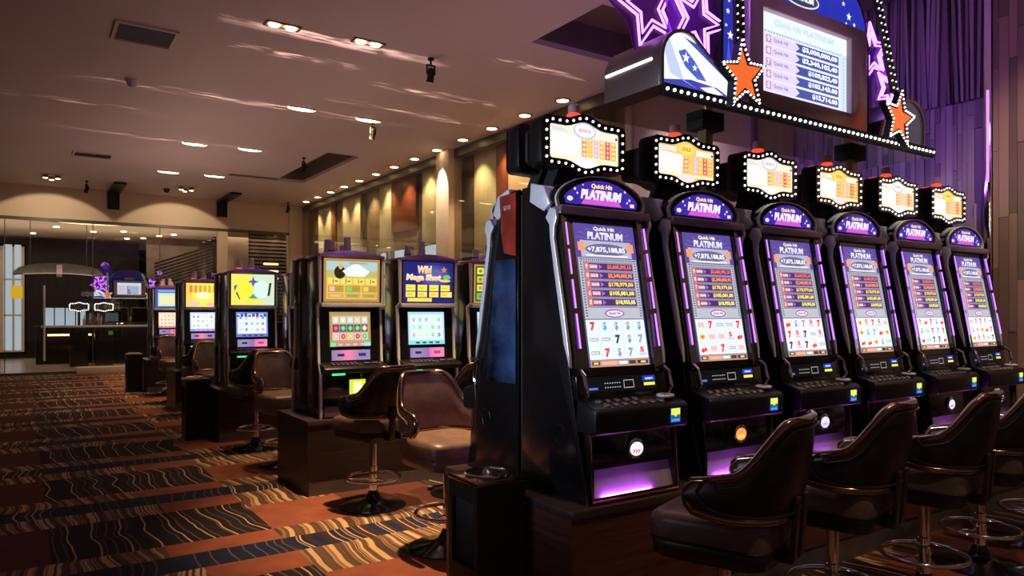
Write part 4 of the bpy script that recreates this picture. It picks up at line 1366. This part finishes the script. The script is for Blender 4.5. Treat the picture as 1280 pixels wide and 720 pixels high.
def build_upright(loc, rz, label, kind, group=None, lowkey=False):
    t = thing('slot_machine', label, 'slot machine', loc, rz, group)
    prof = [(0.0, 0.0), (0.0, 0.34), (0.05, 0.42), (0.075, 0.84), (0.03, 0.87), (0.02, 1.21), (0.05, 1.235), (0.335, 1.235), (0.335, 0.0)]
    part('cabinet', 'up_cab', lambda: MB().prism(prof, -0.245, 0.245, 'x'), 'black', t, bevel=0.003)
    for s in (-1, 1):
        part('edge_trim', 'up_trim%d' % s, lambda: MB().prism([(-0.01, 0.0), (-0.01, 0.34), (0.035, 0.42), (0.060, 0.84), (0.012, 0.87), (0.005, 1.22), (0.03, 1.235), (0.045, 1.22), (0.025, 0.88), (0.09, 0.85), (0.065, 0.43), (0.02, 0.33), (0.02, 0.0)], s * 0.243, s * 0.262, 'x'), 'silver', t, bevel=0.003)
    n = 12
    cap = [(-0.262, 1.215), (0.262, 1.215), (0.262, 1.235)] + [(0.262 - 0.524 * k / n, 1.235 + 0.035 * math.sin(PI * k / n)) for k in range(1, n)] + [(-0.262, 1.235)]
    part('crown', 'up_crown', lambda: MB().prism(cap, -0.005, 0.335, 'y'), 'violet_trim', t, bevel=0.004)
    part('divider', 'up_div', lambda: box(-0.245, 0.245, 0.0, 0.09, 0.838, 0.872), 'silver', t, bevel=0.004)
    part('top_glass', 'up_tg%d' % kind, lambda: up_top(kind), 'canvas', t, (0, 0.022, 0.878), (0.03, 0, 0))
    part('bezel', 'up_bez', lambda: MB().ring_prism([(-0.24, 0.43), (0.24, 0.43), (0.24, 0.835), (-0.24, 0.835)], [(-0.17, 0.53), (0.17, 0.53), (0.17, 0.805), (-0.17, 0.805)], -0.008, 0.0, 'y'), 'satin', t, (0, 0.03, 0), (-0.06, 0, 0))
    part('screen', 'up_sc%d' % kind, lambda: up_screen(kind), 'canvas', t, (0, 0.047, 0.537), (-0.06, 0, 0))
    def belly():
        c = Canvas(lambda x, y, z: (x, -z, y))
        for i in range(16):
            u = i / 15
            if kind in (0, 2):
                col = (0.32 + 0.55 * math.exp(-((u - 0.42) / 0.2) ** 2), 0.22, 0.42)
            else:
                col = (0.30 + 0.5 * (u > 0.55), 0.22 + 0.05 * math.sin(9 * u), 0.45)
            c.rect(-0.155 + i * 0.31 / 16, 0, -0.155 + (i + 1) * 0.31 / 16, 0.078, col, 0)
        c.rect(-0.11, 0.03, -0.055, 0.05, (0.05, 0.01, 0.06), 1)
        c.rect(0.06, 0.028, 0.12, 0.052, (0.03, 0.03, 0.15) if kind == 0 else (0.6, 0.05, 0.15), 1)
        return c.mesh('belly_glass')
    part('belly_glass', 'up_bg%d' % (kind % 2), belly, 'canvas_dim' if kind > 2 else 'canvas', t, (0, 0.035, 0.432), (-0.06, 0, 0))
    deck = part('button_deck', 'up_deck', lambda: MB().prism([(-0.09, 0.345), (-0.095, 0.375), (-0.075, 0.392), (0.06, 0.425), (0.06, 0.33)], -0.255, 0.255, 'x'), 'satin', t, bevel=0.006)
    for j in range(2):
        for k in range(6):
            part('button', 'up_btn', lambda: MB().box(-0.012, 0.012, -0.010, 0.010, 0, 0.010), 'kick', deck, (-0.17 + k * 0.036, -0.05 + j * 0.035, 0.399 + j * 0.0085), (0.24, 0, 0))
    for k in range(2):
        part('button', 'up_btn2', lambda: MB().box(-0.024, 0.024, -0.014, 0.014, 0, 0.012), 'kick', deck, (0.10 + k * 0.065, -0.035, 0.402), (0.24, 0, 0))
    part('ticket_light', 'up_green', lambda: box(-0.17, -0.07, -0.008, 0.002, 0.322, 0.340), 'green', t, (0, -0.012, 0))
    part('yellow_panel', 'up_yel', lambda: box(-0.03, 0.10, -0.008, 0.001, 0.16, 0.285), 'yellow', t, bevel=0.004)
    part('note_plate', 'up_yel2', lambda: box(0.0, 0.07, -0.0105, -0.0082, 0.18, 0.265), 'paleyellow', t)
    part('lower_plate', 'up_low', lambda: box(-0.225, 0.225, -0.006, 0.002, 0.01, 0.09), 'lilac', t, bevel=0.003)
    for x, h in ((-0.10, 0.10), (0.03, 0.14)):
        cdl = part('candle', 'up_cd%g' % h, lambda: MB().lathe([(0.030, 0), (0.030, h * 0.5), (0.027, h * 0.52), (0.027, h), (0.01, h + 0.005)], 14), 'silver', t, (x, 0.2, 1.25))
        part('candle_band', 'up_cdb%d' % (kind < 3), lambda: MB().lathe([(0.0305, 0.02), (0.0305, 0.035)], 14), 'bronze' if kind < 3 else 'redlamp', cdl)
    return t


ROWS = [(5.25, 1.72, 4, [0, 1, 2, 1], 'second'), (7.97, 1.67, 3, [3, 4, 0], 'third'), (10.79, 1.71, 2, [4, 1], 'fourth'), (13.65, 1.71, 2, [5, 3], 'fifth')]
POS = ['aisle-side', 'second', 'third', 'fourth']
DESC = {0: 'gold framed picture glass', 1: 'dark blue top glass with glowing lettering', 2: 'green and yellow grid glass', 3: 'two round discs on yellow and green glass', 4: 'blazing yellow top glass', 5: 'blue framed top glass'}
for y, x, n, kinds, nm in ROWS:
    bank_base(x, x + 0.16 + n * 0.655, y, y + 0.78, 'dark plinth under the %s row of slot machines from the camera' % nm)
    for k in range(n):
        build_upright((x + 0.37 + 0.655 * k, y + 0.06, HB), 0, '%s machine in %s row, %s' % (POS[k], nm, DESC[kinds[k]]), kinds[k])
    build_upright((x + 0.37, y + 0.74, HB), PI, 'black slot machine facing away at the aisle end of the %s row' % nm, 1)


# =================================================================== STOOLS
def supell(a, b_, e, n=28):
    out = []
    for k in range(n):
        t = 2 * PI * k / n
        c, s = math.cos(t), math.sin(t)
        out.append((a * math.copysign(abs(c) ** (2 / e), c), b_ * math.copysign(abs(s) ** (2 / e), s)))
    return out


def seat_mb(lower=False):
    m = MB()
    secs = []
    if not lower:
        lv = [(0.545, 0.97), (0.55, 1.0), (0.605, 1.0), (0.630, 0.975), (0.642, 0.92), (0.649, 0.8), (0.653, 0.5), (0.655, 0.1)]
    else:
        lv = [(0.475, 0.55), (0.475, 0.90), (0.485, 0.96), (0.53, 0.98), (0.543, 0.95)]
    for z, s in lv:
        secs.append([(x * s, y * s, z - (0.012 * max(0, y / 0.22) if z > 0.62 else 0)) for x, y in supell(0.222, 0.222, 6)])
    return m.loft(secs)


def back_T(u):
    # top edge of the shell above its base line; u in degrees from the rear
    a = abs(u)
    if a < 24:
        return 0.385
    if a < 74:
        k = (a - 24) / 50
        k = k * k * (3 - 2 * k)
        return 0.385 * (1 - k) + 0.195 * k
    return 0.195 - 0.0012 * (a - 74)


def back_B(u):
    a = abs(u)
    return 0.050 + (0.0 if a < 66 else 0.012 * ((a - 66) / 24) ** 2)


def back_pt(u, z, r=0.0):
    a = math.radians(u)
    rad = 0.238 + r
    lean = 0.16 * max(0, z) * max(0, math.cos(a))
    e = 2.7
    c, s = math.cos(a), math.sin(a)
    x = rad * math.copysign(abs(s) ** (2 / e), s)
    y = -rad * math.copysign(abs(c) ** (2 / e), c) * 1.0
    return (x, y - lean, 0.60 + z)


def outline_uz():
    us = [-88 + 176 * k / 48 for k in range(49)]
    top = [(u, back_T(u)) for u in us]
    bot = [(u, back_B(u)) for u in us]
    # rounded ends
    def endcap(u, zt, zb, s):
        return [(u + s * 9 * math.sin(PI * k / 6), zt + (zb - zt) * (0.5 - 0.5 * math.cos(PI * k / 6))) for k in range(1, 6)]
    return top + endcap(88, top[-1][1], bot[-1][1], 1) + bot[::-1] + endcap(-88, bot[0][1], top[0][1], -1)


def back_mb():
    m = MB()
    us = [-96.5 + 193 * k / 48 for k in range(49)]
    nz_ = 7
    def tz(u):
        zt, zb = back_T(max(-88, min(88, u))), back_B(max(-88, min(88, u)))
        if abs(u) > 88:
            k = 1 - math.sqrt(max(0, 1 - ((abs(u) - 88) / 9) ** 2))
            mid = (zt + zb) / 2
            zt, zb = zt + (mid - zt) * k, zb + (mid - zb) * k
        return zt, zb
    vs = []
    for r in (0.017, -0.017):
        for u in us:
            zt, zb = tz(u)
            for j in range(nz_):
                k = j / (nz_ - 1)
                rr = r * (0.45 + 0.65 * math.sin(PI * k))
                vs.append(back_pt(u, zb + (zt - zb) * k, rr))
    n, N_ = nz_, len(us)
    fs = []
    for s in range(2):
        o = s * n * N_
        for i in range(N_ - 1):
            for j in range(n - 1):
                fs.append((o + i * n + j, o + (i + 1) * n + j, o + (i + 1) * n + j + 1, o + i * n + j + 1))
    o = n * N_
    for i in range(N_ - 1):
        for j in (0, n - 1):
            fs.append((i * n + j, (i + 1) * n + j, o + (i + 1) * n + j, o + i * n + j))
    for i in (0, N_ - 1):
        for j in range(n - 1):
            fs.append((i * n + j, i * n + j + 1, o + i * n + j + 1, o + i * n + j))
    return m.add(vs, fs)


def build_stool(x, y, deg, label, brown=False, group=None):
    t = thing('bar_stool', label, 'stool', (x, y, 0), math.radians(deg), group)
    L_ = 'leather2' if brown else 'leather'
    s = part('seat', 'st_seat' + L_, lambda: seat_mb(), 'leather2' if brown else 'leatherlit', t, ang=50)
    part('seat_base', 'st_seatb' + L_, lambda: seat_mb(True), L_, t, ang=50)
    part('seam', 'st_seam' + L_, lambda: MB().tube([(a, b_, 0.544) for a, b_ in supell(0.220, 0.220, 6)], 0.005, 6, True), L_, s)
    b1 = part('backrest', 'st_back' + L_, back_mb, L_, t, ang=60)
    part('back_rim', 'st_rim', lambda: MB().tube([back_pt(u, z, 0) for u, z in outline_uz()], 0.0165, 8, True), 'bronze', b1, ang=60)
    part('piping', 'st_pipe' + L_, lambda: MB().tube([back_pt(u * 0.93, 0.5 * (back_T(0) * 0) + z + (0.022 if k > 50 else -0.024), 0.021) for k, (u, z) in enumerate(outline_uz())], 0.004, 5, True), L_, b1)
    for dx in (-0.045, 0.045):
        part('bracket', 'st_br%g' % dx, lambda: MB().prism([(-0.20, 0.49), (-0.262, 0.49), (-0.268, 0.52), (-0.283, 0.72), (-0.268, 0.72), (-0.25, 0.52), (-0.20, 0.505)], dx - 0.022, dx + 0.022, 'x'), 'leather', t, bevel=0.003)
    part('pole', 'st_pole', lambda: MB().lathe([(0.030, 0.02), (0.030, 0.28), (0.026, 0.285), (0.026, 0.455), (0.055, 0.46), (0.055, 0.476)], 18), 'chrome', t)
    part('floor_base', 'st_base', lambda: MB().lathe([(0.225, 0.0), (0.228, 0.008), (0.20, 0.016), (0.10, 0.03), (0.055, 0.055), (0.033, 0.10), (0.028, 0.12)], 32), 'black', t, ang=50)
    def ringf():
        m = MB().tube([(0.185 * math.cos(a), 0.185 * math.sin(a), 0.20) for a in [2 * PI * k / 36 for k in range(36)]], 0.0115, 8, True)
        for k in range(3):
            a = 2 * PI * k / 3 + 0.5
            m.tube([(0.026 * math.cos(a), 0.026 * math.sin(a), 0.19), (0.185 * math.cos(a), 0.185 * math.sin(a), 0.20)], 0.006, 6)
        m.lathe([(0.033, 0.17), (0.033, 0.215)], 16)
        return m
    part('foot_ring', 'st_ring', ringf, 'chrome', t, ang=50)
    return t


ST = [(2.146, 1.80, 20, 'nearest black bar stool with high curved back, before the first slot machine', 0),
      (2.875, 1.83, 13, 'second bar stool from the camera in the front row', 0),
      (3.57, 1.80, 12, 'third bar stool from the camera in the front row', 0),
      (4.25, 1.85, 12, 'fourth bar stool from the camera, its chrome pole and ring by the plinth', 0),
      (4.95, 1.85, 10, 'fifth bar stool, half cut by the right edge of the photo', 0),
      (2.03, 4.78, 14, 'dark bar stool before the aisle-side machine of the second row', 0),
      (2.72, 4.76, 10, 'dark bar stool before the second machine of the second row', 0),
      (2.03, 3.70, 184, 'brown lit bar stool standing behind the black ash bin', 1),
      (1.92, 7.47, 10, 'dark bar stool before the aisle-side machine of the third row', 0),
      (1.93, 6.50, 190, 'brown bar stool behind the second row, facing the camera', 1),
      (1.92, 9.25, 186, 'brown bar stool behind the third row, facing the camera', 1),
      (1.96, 10.30, 8, 'dark bar stool before the fourth row of machines', 0),
      (1.92, 12.05, 188, 'brown bar stool behind the fourth row, facing the camera', 1),
      (1.96, 13.15, 8, 'dark bar stool before the farthest row of machines', 0)]
for x, y, d, lb, br in ST:
    build_stool(x, y, d, lb, bool(br))


# =================================================================== ASH BINS
def build_bin(x, y, label):
    t = thing('ash_bin', label, 'bin', (x, y, 0))
    def body():
        m = MB()
        m.box(-0.12, 0.12, -0.12, 0.12, 0.0, 0.28)
        m.box(-0.09, 0.12, -0.12, 0.12, 0.28, 0.56)
        m.box(-0.12, -0.09, -0.12, -0.09, 0.28, 0.56).box(-0.12, -0.09, 0.09, 0.12, 0.28, 0.56)
        m.box(-0.12, 0.12, -0.12, 0.12, 0.56, 0.63)
        return m
    part('body', 'bin_body', body, 'satin', t)
    part('flap', 'bin_flap', lambda: box(-0.105, -0.099, -0.088, 0.088, 0.29, 0.55), 'matte', t, bevel=0.002)
    tr = part('top_tray', 'bin_tray', lambda: box(-0.125, 0.125, -0.125, 0.125, 0.63, 0.652), 'bronze', t, bevel=0.006)
    part('ash_bowl', 'bin_bowl', lambda: MB().lathe([(0.096, 0.652), (0.10, 0.660), (0.094, 0.664), (0.075, 0.656), (0.05, 0.654), (0.02, 0.656), (0.013, 0.672), (0.001, 0.676)], 28), 'chrome', tr, ang=50)
    part('corner_bead', 'bin_bead', lambda: MB().ball((-0.123, -0.123, 0.66), 0.006), 'chrome', tr)
    return t


build_bin(1.665, 2.685, 'black square ash bin with a bronze top, at the end of the front plinth')
build_bin(1.535, 8.42, 'black square ash bin at the end of the third row plinth')
build_bin(1.56, 14.0, 'black square ash bin at the end of the farthest row')

# =================================================================== OVERHEAD SIGN
def starpole(sign, x, flip):
    st_ = part('star', 'sg_star', lambda: MB().prism(star_pts(0, 0, 0.155, 5, 0.42), -0.012, 0.012, 'y'), 'orange', sign, (x, -0.315, 0.165), (0, flip * 0.12, 0))
    part('star_rim', 'sg_starrim', lambda: MB().ring_prism(star_pts(0, 0, 0.20, 5, 0.46), star_pts(0, 0, 0.155, 5, 0.42), -0.02, 0.02, 'y'), 'satin', st_)
    def sb():
        m = MB()
        for p in along(star_pts(0, 0, 0.178, 5, 0.45), 0.026):
            m.ball((p[0], -0.024, p[1]), 0.0062, 6, 4)
        return m
    part('bulbs', 'sg_starb', sb, 'bulb', st_, kind='stuff')
    xt = x - 0.02 if flip < 0 else x - 0.27     # the tail leans inwards on the right star only
    part('star_tail', None, lambda: MB().prism([(x - 0.035, 0.33), (x + 0.035, 0.33), (xt + 0.03, 1.05), (xt - 0.03, 1.05)], -0.31, -0.29, 'y'), 'satin', sign)
    def tb():
        m = MB()
        for k in range(17):
            z = 0.36 + k * 0.042
            xc = x + (xt - x) * (z - 0.33) / 0.72
            for s in (-1, 1):
                m.ball((xc + s * 0.022, -0.313, z), 0.005, 6, 4)
        return m
    part('bulbs', None, tb, 'bulb', sign, kind='stuff')


def build_sign(loc, label, posts=True, crown_mat='canvas'):
    sg = thing('overhead_sign', label, 'sign', loc)
    part('canopy_slab', 'sg_slab', lambda: box(-1.3, 1.3, -0.24, 0.27, 0.0, 0.055), 'slabmirror', sg)
    part('slab_edge', 'sg_edge', lambda: box(-1.3, 1.3, -0.262, -0.241, -0.005, 0.06), 'matte', sg, bevel=0.003)
    def eb():
        m = MB()
        for k in range(54):
            m.ball((-1.28 + k * 2.56 / 53, -0.266, 0.030), 0.0088, 8, 5)
        return m
    part('edge_bulbs', 'sg_ebulbs', eb, 'bulb', sg, kind='stuff')
    # end housings with a rounded top falling towards the centre
    def lob(s, off=0.0):
        pts = [(-1.27 + off, 0.06 + off)]
        pts += [(-1.27 + off, 0.20)]
        for k in range(9):
            a = PI - PI * 0.62 * k / 8
            pts.append((-1.10 + (0.17 - off) * math.cos(a), 0.21 + (0.165 - off) * math.sin(a)))
        pts += [(-0.90, 0.27 - off), (-0.76, 0.19 - off), (-0.70 - off, 0.06 + off)]
        return [(s * -x if s > 0 else x, z) for x, z in pts]
    for s in (-1, 1):
        hs_ = part('end_housing', 'sg_lob%d' % s, lambda: MB().prism(lob(s), -0.20, 0.22, 'y'), 'housing' if s < 0 else 'satin', sg, bevel=0.008)
        part('housing_rim', 'sg_lobr%d' % s, lambda: MB().ring_prism(lob(s), lob(s, 0.018), -0.215, -0.20, 'y'), 'housing', hs_)
        def art():
            c = Canvas(lambda x, y, z: (x, -0.203 - z, y), 0.001)
            c.poly(lob(s, 0.018), (0.88, 0.93, 1.0) if s < 0 else (0.03, 0.03, 0.06), 0)
            if s < 0:
                c.poly([(-1.25, 0.075), (-0.72, 0.075), (-0.85, 0.12), (-1.05, 0.13), (-1.25, 0.10)], (0.05, 0.06, 0.42), 1)
                c.poly([(-1.14, 0.26), (-1.09, 0.28), (-1.02, 0.23), (-0.93, 0.14), (-1.0, 0.14), (-1.09, 0.19)], (0.08, 0.12, 0.52), 1)
                c.poly([(-1.10, 0.34), (-1.0, 0.32), (-0.86, 0.22), (-0.76, 0.17), (-0.76, 0.185), (-0.9, 0.265)], (0.06, 0.08, 0.45), 1)
                c.poly([(-1.25, 0.28), (-1.20, 0.31), (-1.10, 0.12), (-1.0, 0.09), (-1.2, 0.14)], (0.55, 0.62, 0.85), 1)
                c.poly([(-0.98, 0.10), (-0.88, 0.12), (-0.80, 0.09), (-0.9, 0.075)], (0.85, 0.88, 0.95), 2)
                c.star(-1.085, 0.235, 0.030, WHITE, 2)
                c.star(-1.02, 0.195, 0.020, WHITE, 2)
            return c.mesh('housing_art')
        part('housing_art', 'sg_loba%d' % s, art, 'canvas', hs_)
        if s < 0:
            part('light_line', 'sg_ll', lambda: box(-1.276, -1.27, -0.15, 0.2, 0.205, 0.217), 'bulb', hs_)
        else:
            part('gold_glint', 'sg_clip', lambda: box(0.86, 0.93, -0.225, -0.212, 0.22, 0.236), 'pole', hs_)  # brass bar set for the gold glint on the dark housing
    # central cabinet with an arched crown
    n = 14
    crown = [(-0.72, 0.06), (0.74, 0.06), (0.74, 0.70)] + [(0.72 * math.cos(PI * k / n), 0.75 + 0.45 * math.sin(PI * k / n)) for k in range(n + 1)] + [(-0.72, 0.70)]
    cb = part('central_cabinet', 'sg_cab', lambda: MB().prism(crown, -0.12, 0.17, 'y'), 'matte', sg, bevel=0.004)
    def cart():
        c = Canvas(lambda x, y, z: (x, -0.122 - z, y), 0.001)
        c.poly([(0.70 * math.cos(PI * k / n), 0.735 + 0.43 * math.sin(PI * k / n)) for k in range(n + 1)], (0.02, 0.03, 0.40), 0)
        c.rect(-0.70, 0.10, -0.60, 0.735, (0.02, 0.03, 0.36), 0)
        c.poly([(-0.70, 0.10), (-0.60, 0.10), (-0.66, 0.45)], (0.06, 0.10, 0.55), 1)
        for x, y, r in ((-0.665, 0.60, 0.018), (-0.645, 0.47, 0.028), (-0.655, 0.66, 0.012), (-0.68, 0.52, 0.012), (0.50, 0.83, 0.028), (0.56, 0.79, 0.016), (0.44, 0.90, 0.018), (-0.45, 0.90, 0.02), (-0.5, 0.84, 0.014), (0.47, 0.78, 0.012)):
            c.star(x, y, r, (0.95, 0.97, 1), 2)
        c.ell(0, 0.83, 0.18, 0.055, (0.75, 0.75, 0.80), 2, 24)
        c.ell(0, 0.83, 0.165, 0.046, (0.04, 0.04, 0.12), 3, 24)
        c.text('PLATINUM', -0.12, 0.812, 0.12, 0.848, WHITE, 4, 0.05)
        return c.mesh('crown_art')
    part('crown_art', 'sg_carta' + crown_mat, cart, crown_mat, cb)
    part('screen_frame', 'sg_frame', lambda: MB().ring_prism([(-0.56, 0.085), (0.60, 0.085), (0.60, 0.735), (-0.56, 0.735)], [(-0.44, 0.185), (0.43, 0.185), (0.43, 0.655), (-0.44, 0.655)], -0.19, -0.12, 'y'), 'housing', cb, bevel=0.008)
    def scr():
        c = Canvas(lambda x, y, z: (x, -0.150 - z, y), 0.001)
        c.rect(-0.44, 0.185, 0.43, 0.655, (0.62, 0.78, 0.95), 0)
        c.rect(-0.44, 0.555, 0.43, 0.655, (0.80, 0.88, 1.0), 1)
        c.text('Quick Hit PLATINUM', -0.30, 0.585, 0.28, 0.628, (0.55, 0.68, 0.92), 2, 0.03, 0.1)
        c.rect(-0.40, 0.20, 0.36, 0.54, (0.78, 0.80, 0.95), 1)
        for k in range(30):
            x = -0.41 + k * 0.0262
            c.rect(x, 0.542, x + 0.014, 0.552, (0.35, 0.45, 0.65), 2)
        for k in range(16):
            y = 0.2 + k * 0.0215
            c.rect(-0.425, y, -0.412, y + 0.012, (0.35, 0.45, 0.65), 2)
            c.rect(0.385, y, 0.40, y + 0.012, (0.45, 0.55, 0.75), 2)
        am = [('9', '$3,000,000,00'), ('8', '$2,340,102,40'), ('7', '$100,822,40'), ('6', '$103,143.00'), ('5', '$15,714.00')]
        for k, (nn, a) in enumerate(am):
            y = 0.478 - k * 0.0665
            c.rect(-0.38, y, 0.34, y + 0.052, (0.06, 0.09, 0.36), 2)
            c.rect(-0.385, y, -0.10, y + 0.052, (0.78, 0.66, 0.88), 3)
            c.rect(-0.375, y + 0.004, -0.33, y + 0.048, (0.65, 0.25, 0.48), 4)
            c.text(nn, -0.365, y + 0.01, -0.34, y + 0.042, (1, 0.9, 1), 5, 0.05)
            c.text('Quick Hit', -0.31, y + 0.012, -0.17, y + 0.038, (0.42, 0.28, 0.62), 5, 0.04)
            c.poly([(-0.10, y), (-0.06, y + 0.026), (-0.10, y + 0.052)], (0.78, 0.66, 0.88), 3)
            wd = 0.36 if k < 2 else 0.30 if k < 4 else 0.26
            c.text(a, 0.325 - wd, y + 0.008, 0.325, y + 0.044, (0.92, 0.96, 1), 4, 0.05)
        return c.mesh('jackpot_screen')
    part('jackpot_screen', 'sg_scr', scr, 'canvas', cb)
    starpole(sg, -0.79, -1)
    starpole(sg, 0.72, 1)
    # neon stars on acrylic sheets
    def neon(cx, cz, r, rot, y, key, inner=0.45):
        ac = part('acrylic_star', key + 'a', lambda: MB().prism(star_pts(cx, cz, r * 1.25, 5, 0.62, rot), y, y + 0.006, 'y'), 'acrylic', sg)
        for q, k in ((1.0, 0.0085), (0.68, 0.0075)):
            pts = star_pts(cx, cz, r * q, 5, inner, rot)
            path = [(p[0], y - 0.012, p[1]) for p in pts]
            part('neon_tube', key + 'n%g' % q, lambda: MB().tube(path, k, 6, True), 'neon', ac, ang=80)
    neon(-1.14, 0.56, 0.23, PI / 2 + 0.35, 0.02, 'sg_n1')
    neon(-0.90, 0.50, 0.25, PI / 2 - 0.25, -0.10, 'sg_n2', 0.40)
    neon(-1.02, 0.82, 0.20, PI / 2 + 0.1, -0.04, 'sg_n3')
    neon(0.80, 0.66, 0.20, PI / 2 + 0.2, -0.10, 'sg_n4')
    neon(0.88, 0.42, 0.15, PI / 2 - 0.3, -0.16, 'sg_n5')
    if posts:
        for x in (-0.72, 0.70):
            part('post', 'sg_post', lambda: MB().box(-0.03, 0.03, -0.03, 0.03, -1.863, 0.0), 'pole', sg, (x, -0.01, 0), bevel=0.004)
            part('post_bracket', 'sg_brk', lambda: box(-0.09, 0.09, -0.06, 0.06, -0.05, 0.0), 'matte', sg, (x, -0.01, 0), bevel=0.004)
    return sg


build_sign((3.9, 2.81, 2.42), 'big overhead jackpot sign with orange stars above the front row of machines')

# ---- the far island beyond the glass, with a sign copy for the glass reflection
bank_base(2.0, 3.3, 24.0, 24.8 - 0.65, 'low dark plinth under the two dim machines beyond the glass') if False else None
fi = thing('far_island', 'dark cabinet with two black monitors under the far neon sign, beyond the glass', 'cabinet', (2.35, 21.9, 0))
part('body', None, lambda: box(-0.62, 0.62, 0, 0.5, 0, 1.05), 'satin', fi, bevel=0.01)
for s in (-1, 1):
    mo = part('monitor', 'fi_mon', lambda: box(-0.26, 0.26, 0, 0.08, 0, 0.42), 'frame', fi, (s * 0.29, 0.02, 1.08), bevel=0.01)
    part('monitor_screen', 'fi_mons', lambda: box(-0.23, 0.23, -0.006, 0.0, 0.03, 0.39), 'black', mo)
part('post', None, lambda: MB().tube([(-0.5, 0.3, 1.0), (-0.5, 0.3, 1.71)], 0.03, 8), 'frame', fi)
part('post', None, lambda: MB().tube([(0.5, 0.3, 1.0), (0.5, 0.3, 1.70)], 0.03, 8), 'frame', fi)
f2 = build_sign((2.35, 22.15, 1.72), 'far copy of the star sign, added for its reflection in the glass', posts=False, crown_mat='canvas_dark')
f2.scale = (0.66, 0.66, 0.66)
for k, (x, lb) in enumerate(((1.15, 'left small bulb-framed marquee beyond the glass'), (1.70, 'right small bulb-framed marquee beyond the glass'))):
    t = thing('small_marquee', lb, 'sign', (x, 21.4, 1.0))
    part('stand', 'smst', lambda: MB().tube([(0, 0.05, 0.0), (0, 0.05, 0.38)], 0.03, 8), 'frame', t)
    part('foot', 'smft', lambda: box(-0.2, 0.2, -0.1, 0.3, -1.0, 0.0), 'satin', t, bevel=0.01)
    pn = part('panel', 'smpn', lambda: MB().prism(sign_outline(0.23, 0.10, bl=0.03), 0.0, 0.08, 'y'), 'satin', t, (0, 0, 0.5))
    part('panel_glass', 'smpg', lambda: MB().prism(sign_outline(0.15, 0.05, bl=0.02, r=0.01), -0.006, 0.0, 'y'), 'frame', pn)
    def bb():
        m = MB()
        for p in along(sign_outline(0.205, 0.08, bl=0.03, r=0.02), 0.045):
            m.ball((p[0], -0.008, p[1]), 0.015, 6, 4)
        return m
    part('bulbs', 'smbb', bb, 'bulb', pn, kind='stuff')

# point lights added by the neon stars for their purple on wall and ceiling
def point(loc, e, c, r=0.1):
    l = bpy.data.lights.new('neon_glow_lamp', 'POINT')
    l.energy = e
    l.color = c
    l.shadow_soft_size = r
    o = bpy.data.objects.new('neon_glow_lamp', l)
    COL.objects.link(o)
    o.location = loc



# masked spots added for light off polished machine tops: long broken streaks on the ceiling
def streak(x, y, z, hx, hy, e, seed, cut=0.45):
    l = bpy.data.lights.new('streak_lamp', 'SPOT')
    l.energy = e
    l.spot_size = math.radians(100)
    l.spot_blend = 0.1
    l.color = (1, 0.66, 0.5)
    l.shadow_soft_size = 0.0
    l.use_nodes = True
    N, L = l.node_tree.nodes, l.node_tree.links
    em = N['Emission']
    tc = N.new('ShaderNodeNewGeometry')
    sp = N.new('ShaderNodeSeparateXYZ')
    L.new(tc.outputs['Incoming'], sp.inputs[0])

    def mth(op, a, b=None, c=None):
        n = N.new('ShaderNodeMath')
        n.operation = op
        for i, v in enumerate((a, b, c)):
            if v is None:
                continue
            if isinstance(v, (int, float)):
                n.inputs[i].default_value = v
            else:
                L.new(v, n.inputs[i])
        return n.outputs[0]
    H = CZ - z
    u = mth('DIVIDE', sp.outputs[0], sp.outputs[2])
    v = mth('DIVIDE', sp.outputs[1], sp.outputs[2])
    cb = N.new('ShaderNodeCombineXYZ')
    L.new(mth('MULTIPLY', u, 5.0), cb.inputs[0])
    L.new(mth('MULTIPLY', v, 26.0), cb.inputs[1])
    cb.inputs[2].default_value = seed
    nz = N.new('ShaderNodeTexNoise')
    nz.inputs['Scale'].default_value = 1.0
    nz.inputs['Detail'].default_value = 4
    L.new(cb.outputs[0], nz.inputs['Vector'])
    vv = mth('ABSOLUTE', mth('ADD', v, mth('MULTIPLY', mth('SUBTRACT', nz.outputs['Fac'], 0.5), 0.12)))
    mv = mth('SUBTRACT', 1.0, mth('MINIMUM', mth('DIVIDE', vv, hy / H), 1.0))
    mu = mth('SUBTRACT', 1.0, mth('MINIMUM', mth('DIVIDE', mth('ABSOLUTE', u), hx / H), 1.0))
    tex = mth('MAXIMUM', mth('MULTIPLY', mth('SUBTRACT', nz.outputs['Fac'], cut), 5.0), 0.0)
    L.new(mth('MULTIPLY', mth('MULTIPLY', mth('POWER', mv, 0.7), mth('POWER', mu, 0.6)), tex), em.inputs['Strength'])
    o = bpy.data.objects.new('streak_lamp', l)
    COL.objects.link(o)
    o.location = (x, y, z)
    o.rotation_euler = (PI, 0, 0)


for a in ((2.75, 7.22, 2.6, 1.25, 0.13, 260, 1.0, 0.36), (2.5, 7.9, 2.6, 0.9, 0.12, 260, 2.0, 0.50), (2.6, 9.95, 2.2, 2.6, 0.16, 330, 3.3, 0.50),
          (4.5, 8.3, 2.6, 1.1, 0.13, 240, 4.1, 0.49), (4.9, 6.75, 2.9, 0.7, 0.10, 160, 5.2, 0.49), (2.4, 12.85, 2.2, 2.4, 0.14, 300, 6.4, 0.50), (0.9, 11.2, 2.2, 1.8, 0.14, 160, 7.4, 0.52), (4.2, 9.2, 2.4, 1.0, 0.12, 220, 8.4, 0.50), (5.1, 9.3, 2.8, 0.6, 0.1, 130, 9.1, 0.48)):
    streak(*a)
point((2.85, 2.66, 3.35), 9, (0.55, 0.2, 1.0), 0.15)
point((4.95, 2.75, 3.1), 4, (0.55, 0.2, 1.0), 0.1)
